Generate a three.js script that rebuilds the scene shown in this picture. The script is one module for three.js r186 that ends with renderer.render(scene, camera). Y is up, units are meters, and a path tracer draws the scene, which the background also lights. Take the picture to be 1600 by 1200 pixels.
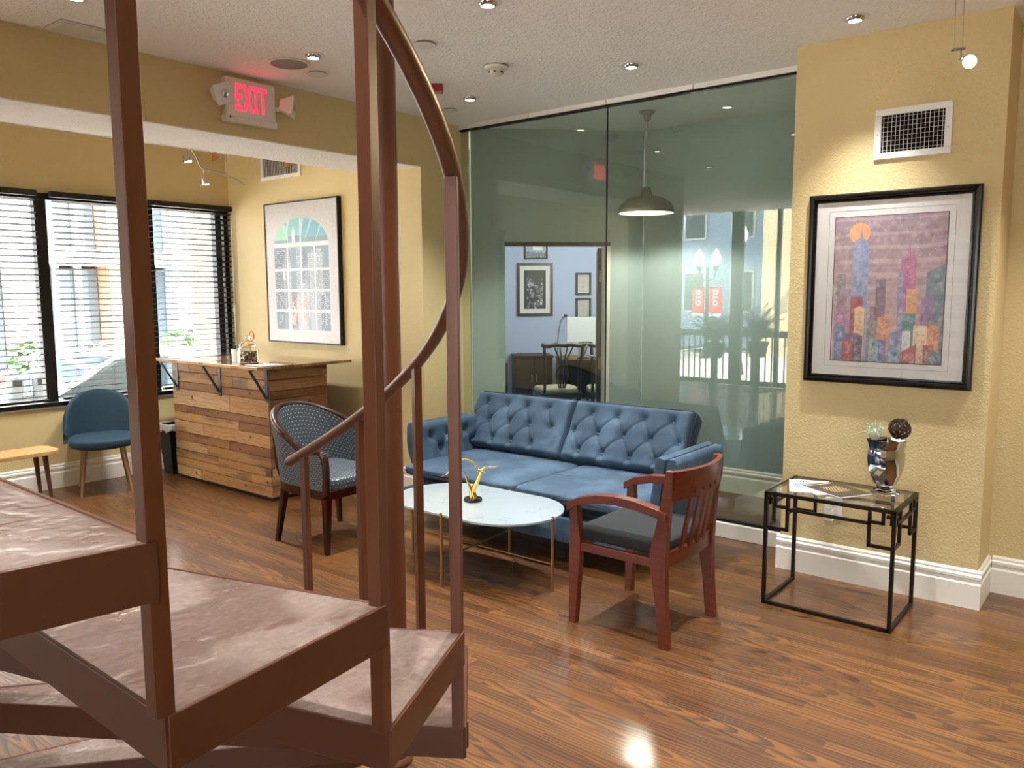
import * as THREE from 'three';
import { RoundedBoxGeometry } from 'three/addons/geometries/RoundedBoxGeometry.js';
import { mergeGeometries, mergeVertices, toCreasedNormals } from 'three/addons/utils/BufferGeometryUtils.js';
import { RectAreaLightUniformsLib } from 'three/addons/lights/RectAreaLightUniformsLib.js';
import { FontLoader } from 'three/addons/loaders/FontLoader.js';
import { TextGeometry } from 'three/addons/geometries/TextGeometry.js';

// ---------- camera, sky, sun, exposure ----------
const scene = new THREE.Scene();
const renderer = new THREE.WebGLRenderer({ antialias: true });
renderer.toneMapping = THREE.LinearToneMapping;
renderer.toneMappingExposure = 1.5;
renderer.shadowMap.enabled = true;
RectAreaLightUniformsLib.init();
const camera = new THREE.PerspectiveCamera(2 * Math.atan(600 / 1253.71) * 180 / Math.PI, 4 / 3, 0.05, 200);
{
  const yaw = 38.824 * Math.PI / 180, pit = 6.6007 * Math.PI / 180, roll = -0.2621 * Math.PI / 180;
  const f = new THREE.Vector3(-Math.sin(yaw) * Math.cos(pit), -Math.sin(pit), -Math.cos(yaw) * Math.cos(pit));
  const r = new THREE.Vector3().crossVectors(f, new THREE.Vector3(0, 1, 0)).normalize(), u = new THREE.Vector3().crossVectors(r, f);
  const r2 = r.clone().multiplyScalar(Math.cos(roll)).addScaledVector(u, Math.sin(roll)), u2 = u.clone().multiplyScalar(Math.cos(roll)).addScaledVector(r, -Math.sin(roll));
  camera.quaternion.setFromRotationMatrix(new THREE.Matrix4().makeBasis(r2, u2, f.clone().negate()));
  camera.position.set(0, 1.6, 0);
  camera.updateMatrixWorld(true);
}
scene.background = new THREE.Color(0.80, 0.91, 1.0);
scene.backgroundIntensity = 9.5;
const sun = new THREE.DirectionalLight(new THREE.Color(1, 0.95, 0.86), 46);
sun.position.set(12, 24, -7); sun.target.position.set(-8, 0, 2); sun.castShadow = true;
Object.assign(sun.shadow.camera, { left: -30, right: 30, top: 30, bottom: -30, near: 1, far: 90 });
scene.add(sun, sun.target);
const LAMP = 11;          // candela of one ceiling downlight
const LAMP_COLOR = new THREE.Color(0.97, 0.98, 0.98);

// ---------- helpers ----------
const PI = Math.PI, V = (x, y, z) => new THREE.Vector3(x, y, z), Y = V(0, 1, 0);
let seed = 7;
const rnd = () => { seed = (seed * 1664525 + 1013904223) >>> 0; return seed / 4294967296; };
const rr = (a, b) => a + (b - a) * rnd();
const taken = {};
function numbered(n) { const k = taken[n] = (taken[n] ?? -1) + 1; return k ? n + '_' + String(k).padStart(3, '0') : n; }
const origin = new WeakMap();
function thing(name, label, category, at = [0, 0, 0], turn = 0, group) {
  const o = new THREE.Group(); o.name = numbered(name); scene.add(o);
  o.position.set(...at); o.rotation.y = turn; o.userData = { label, category };
  if (group) o.userData.group = group;
  origin.set(o, at); return o;
}
function structure(name, label, category) { const o = new THREE.Group(); o.name = name; scene.add(o); o.userData = { kind: 'structure', label, category }; origin.set(o, [0, 0, 0]); return o; }
function prep(g) {
  const h = g.index ? g.toNonIndexed() : g;
  for (const k of Object.keys(h.attributes)) if (!['position', 'normal', 'uv'].includes(k)) h.deleteAttribute(k);
  if (!h.attributes.uv) h.setAttribute('uv', new THREE.BufferAttribute(new Float32Array(h.attributes.position.count * 2), 2));
  h.morphAttributes = {}; return h;
}
const join = (l) => Array.isArray(l) ? (l.length === 1 ? l[0] : mergeGeometries(l.map(prep))) : l;
function P(name, geo, mat, parent) {           // a part in its thing's own axes
  const m = new THREE.Mesh(join(geo), mat); m.name = name; m.castShadow = m.receiveShadow = true;
  parent.add(m); origin.set(m, origin.get(parent) ?? [0, 0, 0]); return m;
}
function PW(name, geo, mat, parent) {          // a part drawn in world coordinates
  const g = join(geo), o = origin.get(parent) ?? [0, 0, 0]; g.translate(-o[0], -o[1], -o[2]);
  return P(name, g, mat, parent);
}
function boxUV(g, s = 1) {                      // uv in metres, by the main direction of each triangle
  const h = prep(g), p = h.attributes.position, uv = h.attributes.uv, a = V(), b = V(), c = V(), n = V();
  for (let i = 0; i < p.count; i += 3) {
    a.fromBufferAttribute(p, i); b.fromBufferAttribute(p, i + 1); c.fromBufferAttribute(p, i + 2);
    n.crossVectors(b.clone().sub(a), c.clone().sub(a)); const x = Math.abs(n.x), y = Math.abs(n.y), z = Math.abs(n.z);
    [a, b, c].forEach((q, k) => x >= y && x >= z ? uv.setXY(i + k, q.z * s, q.y * s) : y >= z ? uv.setXY(i + k, q.x * s, q.z * s) : uv.setXY(i + k, q.x * s, q.y * s));
  }
  return h;
}
const box = (w, h, d, x = 0, y = 0, z = 0, ry = 0) => { const g = new THREE.BoxGeometry(w, h, d); if (ry) g.rotateY(ry); return g.translate(x, y, z); };
const span = (x0, x1, y0, y1, z0, z1) => box(Math.abs(x1 - x0), Math.abs(y1 - y0), Math.abs(z1 - z0), (x0 + x1) / 2, (y0 + y1) / 2, (z0 + z1) / 2);
const rbox = (w, h, d, r, x = 0, y = 0, z = 0, s = 2) => new RoundedBoxGeometry(w, h, d, s, r).translate(x, y, z);
const rspan = (x0, x1, y0, y1, z0, z1, r = 0.004) => rbox(Math.abs(x1 - x0), Math.abs(y1 - y0), Math.abs(z1 - z0), r, (x0 + x1) / 2, (y0 + y1) / 2, (z0 + z1) / 2, 1);
function along(g, p, q, turn = 0) { const d = q.clone().sub(p), m = new THREE.Matrix4().makeRotationFromQuaternion(new THREE.Quaternion().setFromUnitVectors(Y, d.clone().normalize())); if (turn) g.rotateY(turn); return g.applyMatrix4(m).translate((p.x + q.x) / 2, (p.y + q.y) / 2, (p.z + q.z) / 2); }
const rod = (p, q, r0, r1 = r0, n = 12) => along(new THREE.CylinderGeometry(r1, r0, p.distanceTo(q), n), p, q);
const sq = (p, q, w0, w1 = w0, turn = 0) => along(new THREE.CylinderGeometry(w1 * Math.SQRT1_2, w0 * Math.SQRT1_2, p.distanceTo(q), 4, 1).rotateY(PI / 4).toNonIndexed(), p, q, turn);
function fixFlat(g) { const h = prep(g); h.computeVertexNormals(); return h; }
const beam = (p, q, w, d, turn = 0) => along(new THREE.BoxGeometry(w, p.distanceTo(q), d), p, q, turn);
const tube = (pts, r, n = 40, m = 8, closed = false) => new THREE.TubeGeometry(new THREE.CatmullRomCurve3(pts, closed, 'centripetal'), n, r, m, closed);
const lathe = (pts, n = 32) => new THREE.LatheGeometry(pts.map(([x, y]) => new THREE.Vector2(x, y)), n);
const poly = (pts, depth, bevel = 0) => { const s = new THREE.Shape(pts.map(([x, y]) => new THREE.Vector2(x, y))); return new THREE.ExtrudeGeometry(s, { depth, bevelEnabled: bevel > 0, bevelSize: bevel, bevelThickness: bevel, bevelSegments: 2, curveSegments: 16 }); };
const rectFrame = (w, h, f, d, rad = 0.003, y0 = 0) => [rspan(-w / 2, w / 2, y0, y0 + f, 0, d, rad), rspan(-w / 2, w / 2, y0 + h - f, y0 + h, 0, d, rad), rspan(-w / 2, -w / 2 + f, y0 + f, y0 + h - f, 0, d, rad), rspan(w / 2 - f, w / 2, y0 + f, y0 + h - f, 0, d, rad)];
const sgp = (c, e) => Math.sign(c) * Math.pow(Math.abs(c), e);
function pillow(w, h, d, e1 = 0.3, e2 = 0.3, x = 0, y = 0, z = 0, nu = 48, nv = 24) {   // superellipsoid cushion, e1 in height, e2 in plan
  const g = new THREE.SphereGeometry(1, nu, nv), p = g.attributes.position;
  for (let i = 0; i < p.count; i++) {
    const a = Math.asin(Math.max(-1, Math.min(1, p.getY(i)))), b = Math.atan2(p.getZ(i), p.getX(i)), c = Math.cos(a);
    p.setXYZ(i, w / 2 * sgp(c, e1) * sgp(Math.cos(b), e2), h / 2 * sgp(Math.sin(a), e1), d / 2 * sgp(c, e1) * sgp(Math.sin(b), e2));
  }
  g.deleteAttribute('normal'); g.deleteAttribute('uv'); let m = mergeVertices(g, 1e-5); m.computeVertexNormals(); m = boxUV(m.toNonIndexed()); return m.translate(x, y, z);
}
function slab(nu, nv, f, t, skip = () => false, lu = 1, lv = 1, crease = 0.6) {        // a curved panel of thickness t with optional holes
  const F = [], B = [], e = 1e-3;
  const nrm = (u, v) => { const a = f(Math.min(1, u + e), v).sub(f(Math.max(0, u - e), v)), b = f(u, Math.min(1, v + e)).sub(f(u, Math.max(0, v - e))); return a.cross(b).normalize(); };
  for (let i = 0; i <= nu; i++) { F.push([]); B.push([]); for (let j = 0; j <= nv; j++) { const u = i / nu, v = j / nv, p = f(u, v), n = nrm(u, v), tt = typeof t === 'function' ? t(u, v) : t; F[i].push(p.clone().addScaledVector(n, tt / 2)); B[i].push(p.clone().addScaledVector(n, -tt / 2)); } }
  const pos = [], uv = [];
  const quad = (a, b, c, d, ua, ub, uc, ud) => { for (const [q, w] of [[a, ua], [b, ub], [c, uc], [a, ua], [c, uc], [d, ud]]) { pos.push(q.x, q.y, q.z); uv.push(w[0] * lu, w[1] * lv); } };
  const on = (i, j) => i >= 0 && j >= 0 && i < nu && j < nv && !skip(i, j);
  for (let i = 0; i < nu; i++) for (let j = 0; j < nv; j++) {
    if (!on(i, j)) continue; const U = (a, b) => [(i + a) / nu, (j + b) / nv];
    quad(F[i][j], F[i + 1][j], F[i + 1][j + 1], F[i][j + 1], U(0, 0), U(1, 0), U(1, 1), U(0, 1));
    quad(B[i][j + 1], B[i + 1][j + 1], B[i + 1][j], B[i][j], U(0, 1), U(1, 1), U(1, 0), U(0, 0));
    if (!on(i, j - 1)) quad(B[i][j], B[i + 1][j], F[i + 1][j], F[i][j], U(0, 0), U(1, 0), U(1, 0), U(0, 0));
    if (!on(i, j + 1)) quad(F[i][j + 1], F[i + 1][j + 1], B[i + 1][j + 1], B[i][j + 1], U(0, 1), U(1, 1), U(1, 1), U(0, 1));
    if (!on(i - 1, j)) quad(B[i][j + 1], B[i][j], F[i][j], F[i][j + 1], U(0, 1), U(0, 0), U(0, 0), U(0, 1));
    if (!on(i + 1, j)) quad(F[i + 1][j + 1], F[i + 1][j], B[i + 1][j], B[i + 1][j + 1], U(1, 1), U(1, 0), U(1, 0), U(1, 1));
  }
  const g = new THREE.BufferGeometry(); g.setAttribute('position', new THREE.Float32BufferAttribute(pos, 3)); g.setAttribute('uv', new THREE.Float32BufferAttribute(uv, 2));
  g.computeVertexNormals(); return toCreasedNormals(g, crease);
}

// ---------- noise and textures ----------
const hash = (x, y, s) => { let h = (x * 374761393 + y * 668265263 + s * 2147483647) | 0; h = Math.imul(h ^ (h >>> 13), 1274126177); h = Math.imul(h ^ (h >>> 16), 2246822519); return ((h ^ (h >>> 15)) >>> 0) / 4294967296; };
function noise(x, y, s = 0, px = 0, py = 0) {
  const i = Math.floor(x), j = Math.floor(y), fx = x - i, fy = y - j, u = fx * fx * (3 - 2 * fx), v = fy * fy * (3 - 2 * fy);
  const w = (a, p) => p ? ((a % p) + p) % p : a;
  const a = hash(w(i, px), w(j, py), s), b = hash(w(i + 1, px), w(j, py), s), c = hash(w(i, px), w(j + 1, py), s), d = hash(w(i + 1, px), w(j + 1, py), s);
  return a + (b - a) * u + (c - a) * v + (a - b - c + d) * u * v;
}
function fbm(x, y, s = 0, o = 4, px = 0, py = 0) { let t = 0, a = 0.5, k = 1; for (let i = 0; i < o; i++) { t += a * noise(x * k, y * k, s + i * 17, px * k, py * k); a /= 2; k *= 2; } return t; }
function dataTex(w, h, fn, srgb = true, rep = [1, 1]) {
  const d = new Uint8Array(w * h * 4);
  for (let j = 0; j < h; j++) for (let i = 0; i < w; i++) { const c = fn(i / w, j / h), k = (j * w + i) * 4; d[k] = c[0]; d[k + 1] = c[1]; d[k + 2] = c[2]; d[k + 3] = 255; }
  const t = new THREE.DataTexture(d, w, h, THREE.RGBAFormat); t.wrapS = t.wrapT = THREE.RepeatWrapping; t.magFilter = THREE.LinearFilter; t.minFilter = THREE.LinearMipmapLinearFilter; t.generateMipmaps = true;
  if (srgb) t.colorSpace = THREE.SRGBColorSpace; t.repeat.set(...rep); t.needsUpdate = true; return t;
}
const grey = (fn) => (u, v) => { const g = Math.max(0, Math.min(255, fn(u, v) * 255)); return [g, g, g]; };
const clamp8 = (x) => Math.max(0, Math.min(255, x)), mix = (a, b, t) => a + (b - a) * t, mix3 = (a, b, t) => [mix(a[0], b[0], t), mix(a[1], b[1], t), mix(a[2], b[2], t)];
const sstep = (a, b, x) => { const t = Math.max(0, Math.min(1, (x - a) / (b - a))); return t * t * (3 - 2 * t); };
function canvasTex(w, h, draw) { const c = document.createElement('canvas'); c.width = w; c.height = h; draw(c.getContext('2d'), w, h); const t = new THREE.CanvasTexture(c); t.colorSpace = THREE.SRGBColorSpace; return t; }

const plasterBump = dataTex(512, 512, grey((u, v) => sstep(0.38, 0.66, fbm(u * 64, v * 64, 3, 3, 64, 64)) * 0.8 + 0.2 * noise(u * 200, v * 200, 9, 200, 200)), false);
const knockBump = dataTex(1024, 1024, grey((u, v) => { const w = fbm(u * 20, v * 20, 5, 2, 20, 20), n = fbm(u * 56 + w * 2, v * 56 + w * 2, 11, 3, 56, 56); return sstep(0.40, 0.56, n) * 0.75 + 0.25 * noise(u * 190, v * 190, 2, 190, 190); }), false);
const oakTex = dataTex(2048, 1024, (u, v) => {
  const s = Math.min(7, Math.floor(v * 8)), y = v * 8 - s, x = u * 2.4;
  const c = hash(s, 1, 5) * 1.4 - 0.2, cath = s % 2 === 0;
  const warp = fbm(x * 1.3, y * 0.8 + s * 9, s, 2, 0, 0) - 0.4;
  const q = cath ? Math.sqrt(Math.pow((y - c) * 3.0, 2) + 0.15) + x * (4 + 3 * hash(s, 2, 3)) + warp * 4.5 : y * 2.6 + warp * 4 + x * 0.7;
  const ph = q - Math.floor(q), ring = sstep(0.35, 0.88, ph) * (1 - sstep(0.92, 1.0, ph)) * (0.45 + 0.55 * noise(x * 1.7, y + s * 13, 70));
  const fine = noise(x * 9, y * 26 + s * 31, 40 + s), pore = sstep(0.66, 0.86, noise(x * 16, y * 34 + s * 77, 60 + s)) * (0.25 + 0.75 * ring);
  let col = mix3([138, 93, 40], [104, 67, 25], fbm(x * 1.3, y * 2 + s * 5, 80 + s, 3));
  col = mix3(col, [44, 22, 8], ring * (0.75 + 0.25 * fine)); col = mix3(col, [48, 28, 16], pore * 0.7);
  const f = 0.9 + 0.2 * fine; return col.map((k) => clamp8(k * f));
});
oakTex.wrapT = THREE.ClampToEdgeWrapping; oakTex.wrapT = THREE.RepeatWrapping;
const palletTex = dataTex(1024, 1024, (u, v) => {
  const s = Math.min(7, Math.floor(v * 8)), y = v * 8 - s, x = u * 1.6;
  const warp = fbm(x * 3, y * 1.4 + s * 4, 7 + s, 4) - 0.5, q = y * (4 + 4 * hash(s, 3, 1)) + warp * 4 + x * 0.5, ph = q - Math.floor(q);
  const stain = sstep(0.52, 0.72, fbm(x * 2.4, y * 1.2 + s * 3, 90 + s, 4)), fine = noise(x * 20, y * 40 + s * 9, 20 + s), saw = 0.5 + 0.5 * Math.sin(x * 620 + 5 * noise(x * 9, y * 3, 5));
  let col = mix3([190, 154, 110], [160, 122, 82], fbm(x * 2, y * 2 + s, 30 + s, 3));
  col = mix3(col, [110, 70, 42], sstep(0.6, 0.95, ph) * 0.4); col = mix3(col, [92, 66, 48], stain * 0.55);
  const kx = hash(s, 8, 2) * 1.5, ky = 0.3 + 0.4 * hash(s, 9, 2), kd = Math.hypot(x - kx, (y - ky) * 0.12); col = mix3(col, [66, 38, 20], 1 - sstep(0.006, 0.018, kd));
  for (let k = 0; k < 3; k++) for (const yy of [0.2, 0.78]) { const nx = 0.1 + k * 0.62 + 0.05 * hash(s, k, 4), d = Math.hypot(x - nx, (y - yy) * 0.09); col = mix3(col, [40, 26, 18], 1 - sstep(0.0022, 0.0045, d)); }
  const f = 0.88 + 0.16 * fine + 0.05 * saw; return col.map((k) => clamp8(k * f));
});
const patinaTex = dataTex(1024, 1024, (u, v) => {
  const a = fbm(u * 6, v * 6, 3, 5, 6, 6), b = fbm(u * 14 + a * 3, v * 14, 8, 4, 14, 14), g = fbm(u * 120, v * 120, 12, 2, 120, 120);
  let c = mix3([112, 90, 80], [142, 123, 114], sstep(0.38, 0.62, a)); c = mix3(c, [92, 60, 48], sstep(0.56, 0.72, b) * 0.6); c = mix3(c, [190, 170, 162], sstep(0.66, 0.76, g) * 0.45);
  return c.map((k) => clamp8(k * (0.86 + 0.28 * g)));
});
const patinaBump = dataTex(1024, 1024, grey((u, v) => 0.5 * fbm(u * 60, v * 60, 21, 3, 60, 60) + 0.5 * sstep(0.45, 0.62, fbm(u * 18, v * 18, 31, 4, 18, 18))), false);
const patinaRough = dataTex(512, 512, grey((u, v) => 0.16 + 0.42 * fbm(u * 12, v * 12, 44, 4, 12, 12)), false);
const velvetTex = dataTex(512, 512, (u, v) => { const a = sstep(0.3, 0.7, fbm(u * 5, v * 5, 6, 5, 5, 5)); return mix3([52, 74, 94], [74, 98, 120], a).map((k) => k * (0.94 + 0.12 * noise(u * 256, v * 256, 3, 256, 256))); });
const dotTex = dataTex(512, 512, (u, v) => {
  const n = 16, r = Math.floor(v * n), x = (u * n + (r % 2) * 0.5) % 1 - 0.5, y = (v * n) % 1 - 0.5, d = Math.max(Math.abs(x) * 1.1, Math.abs(y) * 1.6), w = 0.9 + 0.2 * hash(Math.floor(u * 512), Math.floor(v * 512), 3);
  return mix3([66, 74, 82], [190, 198, 200], 1 - sstep(0.13, 0.2, d)).map((k) => clamp8(k * w));
});
const ribTex = dataTex(256, 256, (u, v) => { const k = 0.62 + 0.38 * Math.abs(Math.sin(u * PI * 32)), n = 0.85 + 0.3 * hash(Math.floor(u * 256), Math.floor(v * 256), 5); return [34 * k * n, 37 * k * n, 38 * k * n]; });
const oakLightTex = dataTex(512, 256, (u, v) => { const q = v * 14 + 3 * fbm(u * 3, v * 2, 2, 3), ph = q - Math.floor(q); return mix3([208, 168, 112], [194, 152, 98], sstep(0.4, 1, ph)).map((k) => clamp8(k * (0.95 + 0.1 * noise(u * 20, v * 120, 4)))); });
const cherryTex = dataTex(512, 512, (u, v) => { const q = v * 10 + 2.4 * fbm(u * 2, v * 3, 5, 4), ph = q - Math.floor(q); return mix3([104, 41, 17], [80, 29, 11], sstep(0.2, 1, ph) * 0.5 + 0.5 * noise(u * 90, v * 8, 9)).map(clamp8); });
const marbleTex = dataTex(512, 512, (u, v) => { const w = fbm(u * 4, v * 4, 3, 5), q = Math.abs(Math.sin((u * 2 + v * 3 + w * 3) * PI)); return mix3([146, 157, 162], [156, 167, 172], sstep(0, 0.2, q)); });
const concreteTex = dataTex(512, 512, (u, v) => { const k = 0.85 + 0.2 * fbm(u * 12, v * 12, 4, 4, 12, 12) + 0.06 * hash(Math.floor(u * 512), Math.floor(v * 512), 2); return [196 * k, 190 * k, 182 * k].map(clamp8); });
const rep = (t, a, b = a) => { const c = t.clone(); c.repeat.set(a, b); c.needsUpdate = true; return c; };

// ---------- materials ----------
const S = (o) => new THREE.MeshStandardMaterial(o), Ph = (o) => new THREE.MeshPhysicalMaterial(o);
const M = {
  paint: S({ color: '#d3bd8a', roughness: 0.62, bumpMap: rep(plasterBump, 2.1), bumpScale: 0.0011 }),
  ceiling: S({ color: '#f6f4ef', roughness: 0.9, bumpMap: rep(knockBump, 1.3), bumpScale: 0.0032 }),
  trim: S({ color: '#e9e3d6', roughness: 0.4 }),
  mint: S({ color: '#a9b9b9', roughness: 0.6, bumpMap: rep(plasterBump, 2.1), bumpScale: 0.0006 }),
  lavender: S({ color: '#b2b9cc', roughness: 0.7 }),
  carpet: S({ color: '#3a3630', roughness: 0.95 }),
  subfloor: S({ color: '#2a1a0e', roughness: 0.9 }),
  stair: S({ color: '#5e3520', roughness: 0.38, metalness: 0.1 }),
  stairLip: S({ color: '#56301e', roughness: 0.46, metalness: 0.1 }),
  tread: S({ map: rep(patinaTex, 1.3), bumpMap: rep(patinaBump, 1.3), bumpScale: 0.0022, roughnessMap: rep(patinaRough, 1.3), roughness: 1, metalness: 0.1 }),
  glass: Ph({ color: '#f1f7f3', roughness: 0, transmission: 1, thickness: 0, ior: 1.55, specularIntensity: 1 }),
  clear: Ph({ color: '#ffffff', roughness: 0.02, transmission: 1, thickness: 0, ior: 1.5 }),
  crystal: Ph({ color: '#ffffff', roughness: 0.02, transmission: 1, thickness: 0.02, ior: 1.5 }),
  black: S({ color: '#0d0c0c', roughness: 0.5 }),
  blackGloss: S({ color: '#0c0b0b', roughness: 0.16 }),
  espresso: S({ color: '#100c0a', roughness: 0.5 }),
  iron: S({ color: '#20160f', roughness: 0.45, metalness: 0.5 }),
  white: S({ color: '#e9e8e4', roughness: 0.45 }),
  whitePlastic: S({ color: '#dfddd4', roughness: 0.35 }),
  chrome: S({ color: '#c9cbce', roughness: 0.1, metalness: 1 }),
  mirror: S({ color: '#cfd2d6', roughness: 0.05, metalness: 1 }),
  nickel: S({ color: '#b4b0a8', roughness: 0.36, metalness: 1 }),
  brass: S({ color: '#a8895c', roughness: 0.3, metalness: 1 }),
  gold: S({ color: '#e3bf62', roughness: 0.22, metalness: 1 }),
  velvet: Ph({ map: rep(velvetTex, 1.2), roughness: 0.75, sheen: 1, sheenRoughness: 0.42, sheenColor: new THREE.Color(0.30, 0.44, 0.60) }),
  pipingCord: S({ color: '#131a24', roughness: 0.7 }),
  teal: Ph({ color: '#11303f', roughness: 0.75, sheen: 0.8, sheenRoughness: 0.45, sheenColor: new THREE.Color(0.10, 0.22, 0.30) }),
  cherry: S({ map: rep(cherryTex, 2.5), roughness: 0.3 }),
  mahogany: S({ map: rep(cherryTex, 3), color: '#8a6c60', roughness: 0.25 }),
  dots: S({ map: rep(dotTex, 2.6), roughness: 0.7 }),
  dotsSeat: S({ map: rep(dotTex, 2.6), color: '#ffffff', roughness: 0.42 }),
  rib: S({ map: rep(ribTex, 5), roughness: 0.9 }),
  oakLight: S({ map: rep(oakLightTex, 1.5), roughness: 0.5 }),
  legWood: S({ color: '#8a6a44', roughness: 0.5 }),
  marble: Ph({ map: rep(marbleTex, 0.9), roughness: 0.12, clearcoat: 0.6, clearcoatRoughness: 0.05 }),
  paper: S({ color: '#e4e6e6', roughness: 0.6 }),
  red: S({ color: '#8e1722', roughness: 0.4 }),
  hole: S({ color: '#050505', roughness: 1 }),
  glow: S({ color: '#ffffff', emissive: new THREE.Color(1, 0.96, 0.9), emissiveIntensity: 14 }),
  glowWarm: S({ color: '#fff1d0', emissive: new THREE.Color(1, 0.74, 0.36), emissiveIntensity: 9 }),
  glowRed: S({ color: '#500008', emissive: new THREE.Color(1, 0.03, 0.07), emissiveIntensity: 1.5 }),
  amber: Ph({ color: '#c98a3c', roughness: 0.3, transmission: 0.3, thickness: 0 }),
  concrete: S({ map: rep(concreteTex, 0.5), roughness: 0.9 }),
  asphalt: S({ color: '#8c8a88', roughness: 0.95 }),
  facade: S({ color: '#d8d4d0', roughness: 0.8 }),
  facadeGrey: S({ color: '#9fa3a6', roughness: 0.7 }),
  shopGlass: S({ color: '#5a666c', roughness: 0.12 }),
  brick: S({ color: '#b08468', roughness: 0.9 }),
  cream: S({ color: '#dccba6', roughness: 0.85 }),
  blueWall: S({ color: '#9fb2cc', roughness: 0.85 }),
  leaf: Ph({ color: '#35562a', roughness: 0.7, transmission: 0.3, thickness: 0, side: THREE.DoubleSide }),
  fern: Ph({ color: '#27481f', roughness: 0.75, transmission: 0.25, thickness: 0, side: THREE.DoubleSide }),
  bark: S({ color: '#4c3a2c', roughness: 0.9 }),
  maroon: S({ color: '#5d3038', roughness: 0.8 }),
  carWhite: Ph({ color: '#e8eaec', roughness: 0.3, clearcoat: 1, clearcoatRoughness: 0.05 }),
  carGlass: S({ color: '#2c3a40', roughness: 0.06 }),
  rubber: S({ color: '#161616', roughness: 0.85 }),
  meter: S({ color: '#70767a', roughness: 0.45, metalness: 0.5 }),
};
// ---------- levels measured from the photograph ----------
const H = 2.9, GZ = -4.86, CZ = -4.485, BX = -4.42, EZ = -4.406, WX = -7.02, SOFFIT = 2.533;

// ---------- floor ----------
{
  const fl = structure('floor', 'glossy golden brown oak strip floor running through the lounge', 'floor');
  P('subfloor', [span(-7.17, 3.35, -0.2, -0.019, EZ - 0.1, 3.35), span(-4.55, 3.35, -0.2, -0.019, -6.1, EZ - 0.1)], M.subfloor, fl);
  const tones = ['#ece2c8', '#decfb2', '#cfbf9f', '#f0e6cc', '#c1ad8d'].map((c) => Ph({ map: oakTex, color: c, roughness: 0.5, clearcoat: 0.55, clearcoatRoughness: 0.14 }));
  const W = 0.057, lens = [0.45, 0.65, 0.85, 1.05, 1.3], pool = {};
  const plankGeo = (li, s, o) => pool[li + '_' + s + '_' + o] ??= (() => {
    const g = new THREE.BoxGeometry(lens[li] - 0.0005, 0.018, W - 0.0003), uv = g.attributes.uv;
    for (let i = 0; i < uv.count; i++) uv.setXY(i, uv.getX(i) * lens[li] / 2.4 + o * 0.37, (s + 0.03 + uv.getY(i) * 0.94) / 8);
    return g;
  })();
  const all = [], q = V();
  const scr = (x, z) => { q.set(x, 0, z).applyMatrix4(camera.matrixWorldInverse); return q.z > -0.3 ? null : [800 - 1253.71 * q.x / q.z, 600 + 1253.71 * q.y / q.z]; };
  for (let r = 0; ; r++) {
    const z = 3.18 - W * (r + 0.5); if (z < -5.97) break;
    let x = (z < EZ - 0.02 ? -4.5 : WX) - rnd() * 0.0, first = true;
    while (x < 3.18) {
      let li = Math.floor(rnd() * 5); if (first) { li = Math.floor(rnd() * 3); first = false; }
      const L = lens[li], s = Math.floor(rnd() * 8), o = Math.floor(rnd() * 3), m = Math.floor(rnd() * 5);
      if (z < GZ && x > 0.5) break;
      const c = [[x, z - W / 2], [x + L, z - W / 2], [x + L, z + W / 2], [x, z + W / 2]].map(([a, b]) => scr(a, b));
      let area = 0;
      if (!c.includes(null)) { const mx = (c[0][0] + c[1][0]) / 2, my = (c[0][1] + c[1][1]) / 2; for (let k = 0; k < 4; k++) { const a = c[k], b = c[(k + 1) % 4]; area += a[0] * b[1] - b[0] * a[1]; } area = Math.abs(area) / 2; if (mx < 240 || mx > 1590 || my < 0 || my > 1195 || (mx < 720 && my > 900)) area = 0; }
      all.push({ x: x + L / 2, z, li, s, o, m, area }); x += L;
    }
  }
  all.sort((a, b) => b.area - a.area);
  const rest = [[], [], [], [], []];
  all.forEach((p, i) => {
    const g = plankGeo(p.li, p.s, p.o);
    if (i < 300) { const m = new THREE.Mesh(g, tones[p.m]); m.name = 'plank'; m.position.set(p.x, -0.009, p.z); m.castShadow = m.receiveShadow = true; fl.add(m); }
    else rest[p.m].push(g.clone().translate(p.x, -0.009, p.z));
  });
  // the remaining strips are one part with five tones
  const geo = mergeGeometries(rest.map((l) => mergeGeometries(l)), true);
  const field = new THREE.Mesh(geo, tones); field.name = 'plank_field'; field.userData.kind = 'stuff'; field.castShadow = field.receiveShadow = true; fl.add(field);
}

// ---------- ceiling and walls ----------
{
  const c = structure('ceiling', 'white knockdown textured ceiling', 'ceiling');
  P('ceiling_slab', boxUV(span(-7.17, 3.35, H, H + 0.25, EZ - 0.12, 3.35)), M.ceiling, c);
  P('ceiling_slab', boxUV(span(-4.55, 3.35, H, H + 0.25, -6.12, EZ - 0.12)), M.ceiling, c);
}
function wall(name, label, geos, mat = M.paint) { const w = structure(name, label, 'wall'); P('wall_surface', geos.map((g) => boxUV(g)), mat, w); return w; }
wall('wall_column', 'mustard painted column beside the glass partition', [span(-1.62, -0.62, 0, H, -4.95, CZ)]);
wall('wall_recess', 'mustard wall set back to the right of the column', [span(-0.62, 3.35, 0, H, -4.97, -4.81)]);
wall('wall_alcove', 'mustard end wall of the window alcove', [span(-7.17, BX, 0, H, EZ - 0.12, EZ), span(BX - 0.12, BX, 0, H, -4.95, EZ - 0.12)]);
wall('wall_window', 'mustard wall around the street windows', [
  span(WX - 0.15, WX, 0, 0.68, EZ, 3.2), span(WX - 0.15, WX, 2.4, H, EZ, 3.2), span(WX - 0.15, WX, 0.68, 2.4, -1.15, 3.2)]);
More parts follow.
